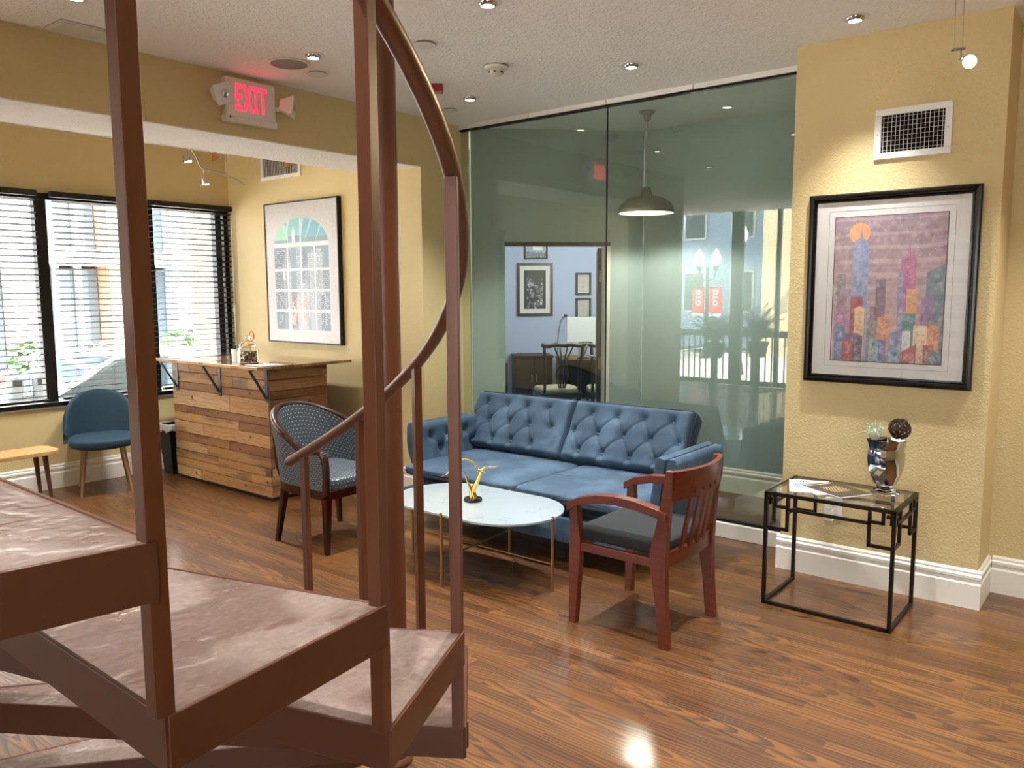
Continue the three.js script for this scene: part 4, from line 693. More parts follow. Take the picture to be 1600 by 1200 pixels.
// ---------- vents, outlet ----------
function vent(name, label, x, y, z, w, h, n) {
  const t = thing(name, label, 'vent', [x, y, z]), b = 0.033;
  P('frame', rectFrame(w, h, b, 0.012, 0.003, -h / 2), M.white, t);
  P('duct', span(-w / 2 + b, w / 2 - b, -h / 2 + b, h / 2 - b, 0.0005, 0.0015), M.hole, t);
  const g = new THREE.BoxGeometry(0.0022, h - 2 * b, 0.010); for (let k = 0; k < n; k++) { const m = P('louvre', g, M.white, t); m.position.set(-w / 2 + b + (k + 0.5) / n * (w - 2 * b), 0, 0.0068); m.rotation.y = 0.25; }
  const g2 = new THREE.BoxGeometry(w - 2 * b, 0.0018, 0.004); for (let k = 0; k < 8; k++) { const m = P('rear_bar', g2, M.nickel, t); m.position.set(0, -h / 2 + b + (k + 0.5) / 8 * (h - 2 * b), 0.0035); }
  for (const s of [-1, 1]) P('screw', rod(V(s * (w / 2 - b / 2), 0, 0.011), V(s * (w / 2 - b / 2), 0, 0.0135), 0.004), M.nickel, t);
}
vent('wall_vent', 'white wall vent with vertical louvres above the skyline picture', -1.026, 2.386, CZ, 0.357, 0.25, 15);
vent('wall_vent', 'white wall vent under the alcove ceiling above the arched picture', -6.172, 2.735, EZ, 0.585, 0.265, 22);
{
  const t = thing('wall_outlet', 'white double outlet low on the column behind the side table', 'outlet', [-1.335, 0.40, CZ]);
  P('plate', rbox(0.075, 0.118, 0.006, 0.003, 0.012, 0.005, 0.003), M.white, t); for (const y of [0.026, -0.02]) P('socket', rbox(0.034, 0.03, 0.004, 0.004, 0.012, y + 0.003, 0.006), M.whitePlastic, t);
}
{
  const t = thing('air_freshener', 'white plug in air freshener in the column outlet', 'air freshener', [-1.345, 0.40, CZ + 0.0085]);
  P('body', rbox(0.05, 0.075, 0.045, 0.012, 0, -0.03, 0.024, 4), M.whitePlastic, t); P('bottle', lathe([[0, 0], [0.022, 0], [0.026, 0.012], [0.024, 0.034], [0.012, 0.042], [0, 0.042]]).translate(0, 0.008, 0.026), M.crystal, t); P('cap', rbox(0.04, 0.02, 0.036, 0.007, 0, 0.058, 0.022, 3), M.whitePlastic, t);
}

// ---------- exit sign ----------
const font = await new FontLoader().loadAsync('fonts/droid/droid_sans_bold.typeface.json');
{
  const t = thing('exit_sign', 'white exit sign with red letters and two emergency lamps on the beam', 'sign', [BX, 2.742, -2.93], PI / 2);
  // local x runs along -z of the room, local z faces the room
  P('housing', [rbox(0.345, 0.255, 0.045, 0.008, 0, 0, 0.0235, 3), rbox(0.36, 0.04, 0.05, 0.006, 0, -0.112, 0.026, 2)], M.whitePlastic, t);
  const tg = new TextGeometry('EXIT', { font, size: 0.145, depth: 0.0025, curveSegments: 6, bevelEnabled: false }); tg.computeBoundingBox(); const bb = tg.boundingBox, wd = bb.max.x - bb.min.x; tg.translate(-bb.min.x - wd / 2, 0, 0); tg.scale(0.215 / wd, 1.08, 1); tg.translate(0.0, -0.06, 0.0462); P('sign_letters', tg, M.glowRed, t);
  P('test_button', rod(V(-0.15, -0.105, 0.05), V(-0.15, -0.105, 0.054), 0.006), M.black, t);
  for (const s of [-1, 1]) {
    P('lamp_arm', rod(V(s * 0.165, -0.01, 0.025), V(s * 0.215, -0.005, 0.045), 0.014), M.whitePlastic, t);
    const h = new THREE.Group(); h.name = 'lamp_head'; t.add(h); h.position.set(s * 0.232, 0.012, 0.075); h.rotation.set(0.2, s > 0 ? 0.75 : 0.1, s < 0 ? 0.42 : -0.2); h.scale.setScalar(1.25); origin.set(h, [0, 0, 0]);
    P('shell', new THREE.CylinderGeometry(0.062, 0.034, 0.06, 4, 1).rotateY(PI / 4).rotateX(PI / 2).scale(1, 1, 1).toNonIndexed(), M.whitePlastic, h).geometry.computeVertexNormals(); P('lens', rbox(0.094, 0.094, 0.012, 0.005, 0, 0, 0.033, 3), S({ color: '#e6e6e0', roughness: 0.15 }), h); P('lamp_reflector', lathe([[0, 0.0], [0.016, 0.001], [0.02, 0.003], [0, 0.004]], 16).rotateX(PI / 2).translate(0, 0, 0.039), M.chrome, h);
  }
  const l = new THREE.RectAreaLight(new THREE.Color(1, 0.05, 0.08), 1.2, 0.22, 0.14); l.position.set(BX + 0.06, 2.745, -2.93); l.lookAt(BX + 2, 2.745, -2.93); scene.add(l);
}

// ---------- ceiling fittings ----------
function downlight(label, x, z, tx = 0, tz = 0, lit = true, y = H) {
  const t = thing('recessed_downlight', label, 'light', [x, y, z], 0, 'recessed ceiling downlights');
  P('trim_ring', lathe([[0.044, -0.003], [0.062, -0.005], [0.064, -0.001], [0.064, 0], [0.044, 0]]), M.white, t);
  P('gimbal', lathe([[0.043, 0.0], [0.043, -0.012], [0.034, -0.02], [0.030, -0.02], [0.030, -0.004], [0.043, 0.0]]), M.chrome, t);
  P('lamp_face', lathe([[0, -0.019], [0.029, -0.0185], [0.029, -0.010], [0, -0.010]], 24), M.glow, t);
  const s = new THREE.SpotLight(LAMP_COLOR, LAMP, 0, 0.74, 0.75, 2); s.position.set(x, y - 0.024, z); s.target.position.set(x + tx, 0, z + tz); s.castShadow = true; s.shadow.radius = 0.8; scene.add(s, s.target);
}
downlight('recessed downlight closest to the left end of the glass partition', -3.725, -4.19);
downlight('recessed downlight in front of the middle of the glass partition', -2.48, -4.195);
downlight('recessed downlight above the skyline picture on the column', -1.235, -4.175, 0, 0.35);
downlight('recessed downlight beside the round ceiling speaker', -3.737, -2.905);
downlight('recessed downlight at the top edge between railing and smoke detector', -2.464, -2.9);
downlight('recessed downlight above the armchair, just out of view', -1.235, -2.9);
downlight('recessed downlight at the upper left corner near the stair post', -3.80, -1.68);
downlight('recessed downlight above the stair', -2.48, -1.62);
downlight('recessed downlight right of the stair', -1.235, -1.62);
downlight('recessed downlight over the right wall recess', 0.01, -4.18);
downlight('recessed downlight over the open floor at the right', 0.01, -2.9);
downlight('recessed downlight over the upper stair treads', -1.1, -0.36);
downlight('recessed downlight over the camera position', 0.3, -1.3);
downlight('recessed downlight behind the camera', -1.0, 1.2);
downlight('recessed downlight in the alcove above the window', -5.95, -2.5);
{
  const t = thing('smoke_detector', 'white smoke detector on the ceiling above the sofa', 'smoke detector', [-3.102, H, -3.72]);
  P('base', lathe([[0, 0], [0.072, 0], [0.070, -0.014], [0.056, -0.026], [0, -0.026]]), M.whitePlastic, t); P('sensor_cap', lathe([[0.04, -0.024], [0.042, -0.034], [0.038, -0.05], [0.0, -0.054]]), M.whitePlastic, t);
  for (let k = 0; k < 6; k++) { const a = k * PI / 3; P('slot', box(0.018, 0.009, 0.006, 0.0395 * Math.cos(a), -0.038, 0.0395 * Math.sin(a), -a + PI / 2), M.black, t); }
}
{ const t = thing('ceiling_speaker', 'round grey grille ceiling speaker above the exit sign', 'speaker', [-3.975, H, -2.92]); P('rim', lathe([[0.10, 0], [0.118, -0.001], [0.116, -0.006], [0.104, -0.007]]), M.whitePlastic, t); P('grille', lathe([[0, -0.006], [0.10, -0.005], [0.104, -0.002], [0.104, 0], [0, 0]]), S({ color: '#9a958c', roughness: 0.8 }), t); }
for (const [label, x, z] of [['white round sprinkler cover next to the ceiling speaker', -4.02, -3.15], ['white round sprinkler cover beside the handrail at the top', -3.12, -3.153], ['white round sprinkler cover near the corner of the glass partition', -4.08, -4.365]]) { const t = thing('sprinkler_cover', label, 'sprinkler', [x, H, z], 0, 'sprinkler covers in the ceiling'); P('cup', lathe([[0, 0], [0.05, 0], [0.05, -0.008], [0, -0.008]]), M.whitePlastic, t); P('cover_plate', lathe([[0, -0.012], [0.062, -0.012], [0.064, -0.009], [0.062, -0.0075], [0, -0.0075]]), M.whitePlastic, t); }
{ const t = thing('fire_alarm', 'dark red fire alarm strobe on the ceiling behind the handrail', 'fire alarm', [-3.685, H, -3.80], 0.7); P('body', rbox(0.12, 0.045, 0.10, 0.008, 0, -0.0235, 0, 3), M.red, t); P('strobe', rbox(0.05, 0.02, 0.04, 0.006, 0.02, -0.052, 0, 3), M.clear, t); P('grille', rbox(0.03, 0.004, 0.07, 0.001, -0.035, -0.047, 0), M.black, t); }
{ const t = thing('ceiling_hatch', 'flat white access plate in the ceiling by the beam', 'hatch', [-4.27, H, -1.9]); P('frame', rbox(0.2, 0.006, 0.26, 0.002, 0, -0.003, 0, 1), M.ceiling, t); P('plate', rbox(0.16, 0.004, 0.22, 0.001, 0, -0.0075, 0, 1), M.whitePlastic, t); }
// cable spotlight by the column
{
  const p = V(-0.655, 2.495, -3.72), t = thing('cable_spotlight', 'small glowing halogen spotlight hanging on two wires in front of the column', 'light', [-0.69, 2.5, -3.72]);
  for (const x of [-0.712, -0.683]) PW('wire', rod(V(x, 2.552, -3.72), V(x - 0.004, H, -3.70), 0.0014, 0.0014, 6), M.nickel, t);
  PW('crossbar', rod(V(-0.722, 2.552, -3.72), V(-0.672, 2.55, -3.72), 0.006), M.chrome, t); PW('stem', rod(V(-0.69, 2.552, -3.72), V(-0.685, 2.52, -3.72), 0.004), M.chrome, t); PW('knuckle', new THREE.SphereGeometry(0.011, 12, 8).translate(-0.687, 2.518, -3.72), M.chrome, t);
  const dir = V(0.12, -0.34, 0.6).normalize(), c = p.clone(), q = c.clone().addScaledVector(dir, -0.045);
  PW('reflector', rod(q, c.clone().addScaledVector(dir, -0.006), 0.012, 0.026, 20), M.chrome, t); PW('lamp_disc', rod(c.clone().addScaledVector(dir, -0.005), c, 0.0245, 0.0245, 24), M.glowWarm, t);
  const s = new THREE.SpotLight(new THREE.Color(1, 0.78, 0.45), 7, 0, 0.8, 0.6, 2); s.position.copy(c.clone().addScaledVector(dir, 0.006)); s.target.position.copy(c.clone().addScaledVector(dir, 2)); s.castShadow = true; scene.add(s, s.target);
}
// track lights in the alcove
{
  const t = thing('track_light', 'bent monorail track light with small metal heads in the alcove', 'light', [-5.8, 2.6, -3.6]);
  PW('rail', tube([V(-5.75, 2.70, -3.30), V(-5.82, 2.62, -3.40), V(-5.88, 2.565, -3.47), V(-5.95, 2.55, -3.68), V(-6.08, 2.535, -3.9), V(-6.2, 2.52, -4.05)], 0.006, 60, 8), M.nickel, t);
  for (const [x, y, z] of [[-5.75, 2.70, -3.30], [-6.0, 2.545, -3.76]]) PW('standoff', rod(V(x, y, z), V(x, H, z), 0.005), M.nickel, t);
  const head = (x, y, z, top, mat, on) => { const c = V(x, y, z); PW('lamp_stem', rod(V(x - 0.01, top, z), V(x, y + 0.05, z), 0.004), M.nickel, t); PW('lamp_shade', lathe([[0.012, 0.05], [0.018, 0.045], [0.038, 0.0], [0.036, 0.0], [0.015, 0.042], [0.0, 0.045]]).rotateX(0.25).rotateZ(0.2).translate(x, y, z), mat, t); if (on) { PW('lamp_disc', rod(V(x, y + 0.004, z), V(x, y + 0.012, z), 0.033, 0.028, 16), M.glow, t); const s = new THREE.SpotLight(LAMP_COLOR, 6, 0, 0.9, 0.6, 2); s.position.set(x, y - 0.004, z); s.target.position.set(x + 0.1, 0, z + 0.2); s.castShadow = true; scene.add(s, s.target); } };
  head(-5.83, 2.585, -3.325, 2.69, M.nickel, true); head(-5.88, 2.435, -3.49, 2.565, M.nickel, true); head(-5.85, 2.64, -3.58, 2.75, M.amber, false); head(-5.7, 2.635, -4.15, 2.75, M.amber, false);
  PW('rail', tube([V(-5.25, 2.66, -4.18), V(-5.18, 2.615, -4.21), V(-5.11, 2.575, -4.24)], 0.006, 16, 8), M.nickel, t);
}
// pendant behind the glass
{
  const t = thing('pendant_lamp', 'brushed nickel dome pendant lamp hanging behind the glass partition', 'light', [-3.015, 2.17, -5.34]);
  P('canopy', lathe([[0, 0.73], [0.06, 0.73], [0.058, 0.722], [0.03, 0.70], [0.022, 0.665], [0.006, 0.655], [0, 0.655]]), M.nickel, t); P('rod', rod(V(0, 0.17, 0), V(0, 0.66, 0), 0.006), M.nickel, t);
  P('neck', lathe([[0.0, 0.185], [0.03, 0.185], [0.034, 0.165], [0.046, 0.13], [0.052, 0.118]]), M.nickel, t);
  const dome = []; for (let i = 0; i <= 14; i++) { const a = i / 14 * PI / 2; dome.push([0.05 + 0.155 * Math.sin(a), 0.01 + 0.112 * Math.cos(a)]); } dome.push([0.205, 0.0]);
  const inner = dome.map(([r, y]) => [r - 0.003, y - 0.002]).reverse();
  P('shade', lathe(dome, 48), M.nickel, t); P('shade_lining', lathe(inner, 48), S({ color: '#f2efe8', roughness: 0.5, side: THREE.DoubleSide }), t);
  P('bulb', new THREE.SphereGeometry(0.035, 16, 12).translate(0, 0.055, 0), M.glow, t); P('lamp_diffuser', lathe([[0, 0.006], [0.196, 0.006], [0.196, 0.009], [0, 0.009]], 48), S({ color: '#ffffff', emissive: new THREE.Color(1, 0.95, 0.86), emissiveIntensity: 1.6 }), t);
  const s = new THREE.SpotLight(new THREE.Color(1, 0.93, 0.82), 3.2, 0, 1.35, 0.2, 2); s.position.set(-3.015, 2.15, -5.34); s.target.position.set(-3.015, 0, -5.34); s.castShadow = true; s.shadow.radius = 4; scene.add(s, s.target);
}

// ---------- the small office beyond the doorway ----------
const offThing = (name, label, cat, u, y, w, group) => { const p = off(u, y, w); return thing(name, label, cat, [p.x, p.y, p.z], offTurn, group); };   // local x along the wall, local z towards the door
function framed(name, label, cat, u, yb, w, h, f, mat, print, mw = 0) {
  const t = offThing(name, label, cat, u, yb, 4.338);
  P('frame', rectFrame(w, h, f, 0.03), mat, t);
  P('mat_board', span(-w / 2 + f, w / 2 - f, f, h - f, 0.002, 0.012), S({ color: '#dcd8cc', roughness: 0.8 }), t);
  P('print', new THREE.PlaneGeometry(w - 2 * f - 2 * mw, h - 2 * f - 2 * mw).translate(0, h / 2, 0.0125), S({ map: print, roughness: 0.5 }), t);
}
const photoTex = canvasTex(256, 340, (c, w, h) => { c.fillStyle = '#23262a'; c.fillRect(0, 0, w, h); for (let i = 0; i < 120; i++) { const g = Math.floor(40 + 170 * hash(i, 1, 6)); c.fillStyle = `rgb(${g},${g},${g})`; c.fillRect(hash(i, 2, 6) * w, 40 + hash(i, 3, 6) * 280, 10 + 26 * hash(i, 4, 6), 8 + 18 * hash(i, 5, 6)); } c.fillStyle = '#0d0e10'; c.fillRect(0, 0, 36, h); c.fillRect(w - 36, 0, 36, h); });
const certTex = canvasTex(200, 260, (c, w, h) => { c.fillStyle = '#c9bfae'; c.fillRect(0, 0, w, h); c.strokeStyle = '#6b5f50'; c.lineWidth = 5; c.strokeRect(16, 16, w - 32, h - 32); c.fillStyle = '#5a5048'; for (let i = 0; i < 8; i++) c.fillRect(50 + (i * 13) % 20, 60 + i * 18, 90 - (i * 17) % 30, 4); c.beginPath(); c.arc(100, 222, 9, 0, 7); c.fill(); });
const paleTex = canvasTex(256, 170, (c, w, h) => { c.fillStyle = '#9aa4a8'; c.fillRect(0, 0, w, h); c.fillStyle = '#e4e2da'; c.fillRect(90, 0, 120, 70); c.fillStyle = '#4d5a60'; for (let i = 0; i < 14; i++) c.fillRect(10 + i * 18, 80 + 30 * hash(i, 1, 2), 12, 70); });
framed('office_photo', 'large dark framed black and white photo seen through the office doorway', 'picture', 1.115, 1.262, 0.49, 0.715, 0.035, S({ color: '#2a1712', roughness: 0.4 }), photoTex, 0.06);
framed('office_print', 'small black framed print above the large photo in the office', 'picture', 1.13, 2.03, 0.32, 0.21, 0.022, M.black, paleTex);
framed('office_certificate', 'upper black framed certificate on the office wall', 'certificate', 1.787, 1.542, 0.216, 0.306, 0.03, M.black, certTex, 0.01);
framed('office_certificate', 'lower black framed certificate on the office wall above the monitor', 'certificate', 1.788, 1.195, 0.216, 0.306, 0.03, M.black, certTex, 0.01);
{
  const t = offThing('office_desk', 'dark wooden desk in the office beyond the doorway', 'desk', 1.92, 0, 3.35);
  P('desktop', rbox(1.25, 0.035, 0.7, 0.006, 0, 0.745, 0), M.espresso, t); P('modesty_panel', rspan(-0.58, 0.58, 0.2, 0.73, -0.27, -0.25), M.espresso, t); for (const x of [-0.6, 0.6]) P('side_panel', rspan(x - 0.015, x + 0.015, 0, 0.728, -0.33, 0.33), M.espresso, t);
}
{
  const t = offThing('computer_monitor', 'back of a pale grey computer monitor on the office desk', 'monitor', 1.6, 0.763, 3.45);
  P('housing', rbox(0.40, 0.40, 0.03, 0.008, 0, 0.31, 0, 3), S({ color: '#c9c8bf', roughness: 0.4 }), t); P('stand', [rbox(0.1, 0.2, 0.015, 0.004, 0, 0.1, 0.02), rbox(0.18, 0.008, 0.16, 0.003, 0, 0.004, 0)], M.nickel, t); P('mark', rbox(0.03, 0.006, 0.001, 0.0004, 0, 0.39, 0.0155), M.nickel, t);
}
{ const t = offThing('desk_lamp', 'black angled desk lamp in front of the office monitor', 'lamp', 1.56, 0.763, 3.2); P('base', lathe([[0, 0], [0.06, 0], [0.06, 0.012], [0, 0.014]]), M.black, t); P('arm', [rod(V(0, 0.01, 0), V(0.07, 0.17, 0), 0.006), rod(V(0.07, 0.17, 0), V(0.0, 0.2, 0), 0.006)], M.black, t); P('head', rbox(0.12, 0.015, 0.04, 0.005, 0.06, 0.2, 0), M.black, t); }
{ const t = offThing('desk_box', 'brown cardboard box on the office desk', 'box', 1.36, 0.763, 3.08); P('carton', rbox(0.19, 0.055, 0.12, 0.003, 0, 0.028, 0), S({ color: '#8a7350', roughness: 0.8 }), t); P('tape', rbox(0.19, 0.001, 0.03, 0.0003, 0, 0.056, 0), S({ color: '#b09a6c', roughness: 0.4 }), t); }
{ const t = offThing('power_cord', 'black cord hanging from a plug on the office wall', 'cord', 1.53, 0.8, 4.3); P('plug', rbox(0.04, 0.04, 0.05, 0.008, 0.01, 0.46, -0.02), M.black, t); P('cable', tube([V(0.01, 0.46, 0), V(-0.05, 0.42, 0.02), V(-0.09, 0.25, 0.02), V(-0.11, 0, 0.02), V(-0.13, -0.35, 0.02)], 0.005, 24, 6), M.black, t); }
function officeChair(label, u, w, turn) {
  const p = off(u, 0, w), t = thing('office_chair', label, 'chair', [p.x, 0, p.z], offTurn + turn, 'carved chairs at the office desk');
  for (const s of [-1, 1]) { P('leg', beam(V(s * 0.19, 0, 0.2), V(s * 0.2, 0.43, 0.2), 0.04, 0.04), M.espresso, t); P('leg', beam(V(s * 0.21, 0, -0.22), V(s * 0.22, 0.43, -0.2), 0.04, 0.04), M.espresso, t); P('back_post', tube([V(s * 0.2, 0.42, 0.2), V(s * 0.205, 0.7, 0.23), V(s * 0.225, 0.98, 0.28)], 0.018, 16, 8), M.espresso, t); }
  P('seat_frame', rbox(0.48, 0.07, 0.46, 0.01, 0, 0.41, 0), M.espresso, t); P('seat', pillow(0.47, 0.08, 0.45, 0.5, 0.25, 0, 0.465, 0), S({ color: '#a09878', roughness: 0.9 }), t);
  P('top_rail', tube([V(-0.255, 1.0, 0.285), V(-0.18, 0.985, 0.283), V(-0.09, 1.0, 0.285), V(0, 0.99, 0.283), V(0.09, 1.0, 0.285), V(0.18, 0.985, 0.283), V(0.255, 1.0, 0.285)], 0.024, 40, 8), M.espresso, t);
  for (const [a, b] of [[-0.03, -0.11], [-0.012, -0.045], [0.012, 0.045], [0.03, 0.11]]) P('splat_bar', tube([V(a, 0.5, 0.215), V(a * 2.4, 0.66, 0.225), V(a * 1.2, 0.78, 0.245), V(b, 0.98, 0.28)], 0.009, 24, 6), M.espresso, t);
}
officeChair('carved dark chair facing the office desk, left of the monitor', 1.13, 2.55, 0.1);
officeChair('carved dark chair half hidden by the open office door', 1.72, 2.5, -0.1);
{
  const t = offThing('office_cabinet', 'low black cabinet against the office wall under the photo', 'cabinet', 1.04, 0, 4.1);
  P('body', rbox(0.5, 0.72, 0.42, 0.006, 0, 0.36, 0), M.black, t); P('cabinet_top', rbox(0.53, 0.03, 0.45, 0.006, 0, 0.735, 0), M.espresso, t); for (const s of [-1, 1]) { const d = P('door', rbox(0.236, 0.62, 0.018, 0.004, s * 0.122, 0.38, 0.219), M.espresso, t); P('handle', rbox(0.012, 0.1, 0.02, 0.004, s * 0.03, 0.45, 0.236), M.nickel, d); }
}
{
  const t = offThing('office_ceiling_light', 'white glass ceiling lamp glowing in the office', 'light', 1.75, 2.75, 2.4);
  P('canopy', lathe([[0, 0], [0.08, 0], [0.08, -0.02], [0.02, -0.03], [0.012, -0.45], [0, -0.45]]), M.nickel, t); P('lamp_globe', lathe([[0, -0.62], [0.05, -0.61], [0.09, -0.56], [0.1, -0.5], [0.1, -0.46], [0, -0.45]]), M.glow, t);
  const p = off(1.75, 2.08, 2.4), s = new THREE.PointLight(new THREE.Color(0.96, 0.97, 1), 5.5, 0, 2); s.position.copy(p); s.castShadow = true; s.shadow.radius = 3; scene.add(s);
}

// ---------- plants by the storefront ----------
function frondGeo(L, droop) {
  const gs = [], c = new THREE.QuadraticBezierCurve3(V(0, 0, 0), V(L * 0.45, L * 0.62, 0), V(L, L * (0.5 - droop), 0)); gs.push(prep(new THREE.TubeGeometry(c, 10, 0.003, 4)));
  for (let i = 2; i < 26; i++) { const t = i / 26, p = c.getPoint(t), d = c.getTangent(t), w = L * 0.17 * Math.sin(PI * Math.pow(t, 0.7)) + 0.008; for (const s of [-1, 1]) { const g = new THREE.BufferGeometry(), b = p.clone().addScaledVector(d, 0.012), e = p.clone().addScaledVector(d, 0.03).add(V(0, -w * 0.25, s * w)); g.setAttribute('position', new THREE.Float32BufferAttribute([p.x, p.y, p.z, b.x, b.y, b.z, e.x, e.y, e.z], 3)); g.setAttribute('uv', new THREE.Float32BufferAttribute(new Float32Array(6), 2)); g.computeVertexNormals(); gs.push(g); } }
  return mergeGeometries(gs);
}
const fronds = [frondGeo(0.75, 0.05), frondGeo(0.6, 0.25), frondGeo(0.85, -0.1)];
function fernPlant(label, x, z, y0, n, sc) {
  const t = thing('potted_fern', label, 'plant', [x, 0, z], 0, 'ferns in front of the storefront glazing');
  P('stand', [rod(V(0, 0, 0), V(0, y0, 0), 0.05, 0.04), lathe([[0, 0], [0.18, 0], [0.18, 0.02], [0, 0.03]])], M.espresso, t); P('pot', lathe([[0, y0], [0.12, y0], [0.17, y0 + 0.24], [0.155, y0 + 0.24], [0.15, y0 + 0.2], [0, y0 + 0.2]]), M.maroon, t);
  for (let k = 0; k < n; k++) { const m = P('frond', fronds[k % 3], M.fern, t); m.position.set(0, y0 + 0.2, 0); m.rotation.set(0, k * 2.4, rr(-0.25, 0.35)); const k2 = sc * rr(0.8, 1.15); m.scale.set(k2 * 0.62, k2 * 1.15, k2 * 1.1); }
}
fernPlant('tall potted fern at the left end of the storefront glazing', -6.4, 2.45, 0.3, 60, 0.72);
fernPlant('broad potted fern left of the thick storefront mullion', -5.65, 2.6, 0.5, 70, 0.84);
fernPlant('broad potted fern right of the thick storefront mullion', -4.9, 2.55, 0.55, 70, 0.84);
fernPlant('tall potted fern at the right end of the storefront glazing', -4.1, 2.4, 0.3, 60, 0.72);

// ---------- outside ----------
const GY = -0.45;
{
  const g = structure('ground', 'pale street and pavement outside', 'ground'); P('pavement', boxUV(span(-11, -7.17, GY - 0.1, GY, -40, 60)), M.concrete, g); P('road', boxUV(span(-13.4, -11, GY - 0.2, GY - 0.12, -40, 60)), M.asphalt, g);
  P('far_pavement', boxUV(span(-40, -13.4, GY - 0.1, GY, -40, 60)), M.concrete, g); P('front_pavement', boxUV(span(-7.17, 40, GY - 0.1, GY, 3.35, 60)), M.concrete, g);
}
wall('wall_outside', 'cream outer wall of the building beside the window', [span(-8.35, -7.2, GY, 4.2, -5.6, -4.74)], M.cream);
{
  const t = thing('street_building', 'pale modern building with large windows across the street', 'building', [-17, GY, -7]);
  const w = (n, y0, y1, z0, z1, m, x0 = -17.6, x1 = -17) => PW(n, span(x0, x1, y0, y1, z0, z1), m, t);
  PW('wall', span(-24, -17.6, GY, 9, -16, 4), M.facadeGrey, t);
  w('band', 2.15, 2.45, -16, 4, M.facade, -17.6, -16.6); w('cornice', 4.6, 5.2, -16, 4, M.facade, -17.6, -16.7);
  for (const [z0, z1, m] of [[-6.45, -5.95, M.facade], [-8.15, -7.75, M.brick], [-4.2, -3.7, M.facade], [-10.4, -9.2, M.blueWall], [-1.5, -1.0, M.facade], [-13.5, -12.5, M.brick]]) w('column', GY, 9, z0, z1, m, -17.6, -16.8);
  const bays = [[-5.95, -4.2], [-7.75, -6.45], [-9.2, -8.15], [-3.7, -1.5], [-12.5, -10.4]];
  for (const [a, b] of bays) { const n = 3; for (let k = 0; k < n; k++) { const z0 = a + (b - a) * k / n, z1 = a + (b - a) * (k + 1) / n; w('window_pane', 2.5, 4.55, z0 + 0.03, z1 - 0.03, M.shopGlass, -17.5, -17.3); w('window_pane', 0.1, 2.1, z0 + 0.03, z1 - 0.03, M.shopGlass, -17.5, -17.3); w('window_mullion', 0, 4.6, z1 - 0.04, z1 + 0.04, M.facade, -17.5, -17.15); } w('plinth', GY, 0.1, a, b, M.facade, -17.6, -17); }
}
{
  const t = thing('patio_railing', 'black patio railing outside the storefront glazing', 'railing', [-5.6, GY, 4.1]);
  P('top_rail', box(3.4, 0.06, 0.06, 0, 1.30, 0), M.black, t); P('bottom_rail', box(3.4, 0.04, 0.04, 0, 0.12, 0), M.black, t); for (const x of [-1.68, 0, 1.68]) P('post', box(0.06, 1.33, 0.06, x, 0.665, 0), M.black, t);
  const g = new THREE.BoxGeometry(0.02, 1.16, 0.02); for (let k = 0; k < 29; k++) { const m = P('baluster', g, M.black, t); m.position.set(-1.58 + k * 0.113, 0.7, 0); }
}
function leafCluster(n, r, leaf, y) { const gs = []; for (let i = 0; i < n; i++) { const a = rnd() * 2 * PI, e = Math.acos(rr(-0.6, 1)), q = r * Math.cbrt(rr(0.2, 1)), g = new THREE.PlaneGeometry(leaf, leaf * 0.55, 1, 1); g.rotateX(rnd() * 3); g.rotateY(rnd() * 6.3); gs.push(g.translate(q * Math.sin(e) * Math.cos(a), y + q * Math.cos(e), q * Math.sin(e) * Math.sin(a))); } return mergeGeometries(gs.map(prep)); }
for (const [label, x, z, s] of [['maroon planter box of green shrubs opposite the left window', -14, -5.15, 1], ['maroon planter box of green shrubs behind the stair post', -14.4, -6.35, 0.8], ['green shrubs in a planter seen through the right window bay', -15, -8.2, 1.2]]) {
  const t = thing('planter', label, 'planter', [x, GY, z], 0, 'planters across the street'); P('box', [box(0.7, 0.75, 1.0, 0, 0.375, 0)], M.maroon, t); P('soil', box(0.62, 0.02, 0.92, 0, 0.75, 0), M.bark, t);
  const f = P('foliage', leafCluster(Math.round(110 * s), 0.38 * s, 0.13, 0.92), M.leaf, t); f.userData.kind = 'stuff'; P('flowers', leafCluster(12, 0.3, 0.08, 0.98), S({ color: '#c4552e', roughness: 0.7, side: THREE.DoubleSide }), t).userData.kind = 'stuff';
}
function parkingMeter(label, x, z) { const t = thing('parking_meter', label, 'parking meter', [x, GY, z], 0, 'twin parking meters'); P('post', rod(V(0, 0, 0), V(0, 0.85, 0), 0.03), M.meter, t); P('yoke', poly([[-0.14, 0.9], [0.14, 0.9], [0.16, 1.0], [0.07, 0.78], [-0.07, 0.78], [-0.16, 1.0]], 0.05, 0.004).rotateY(PI / 2).translate(-0.025, 0, 0), M.meter, t); for (const s of [-1, 1]) { const h = P('meter_head', lathe([[0, 0], [0.055, 0], [0.075, 0.08], [0.08, 0.2], [0.065, 0.27], [0.03, 0.3], [0, 0.305]], 20).translate(0, 0.95, s * 0.115), M.meter, t); P('display', box(0.012, 0.06, 0.08, 0.076, 1.15, s * 0.115), M.black, h); } }
parkingMeter('grey twin parking meter close outside the left window', -9.0, -3.25); parkingMeter('grey twin parking meter across the street behind the stair post', -13.75, -6.05);
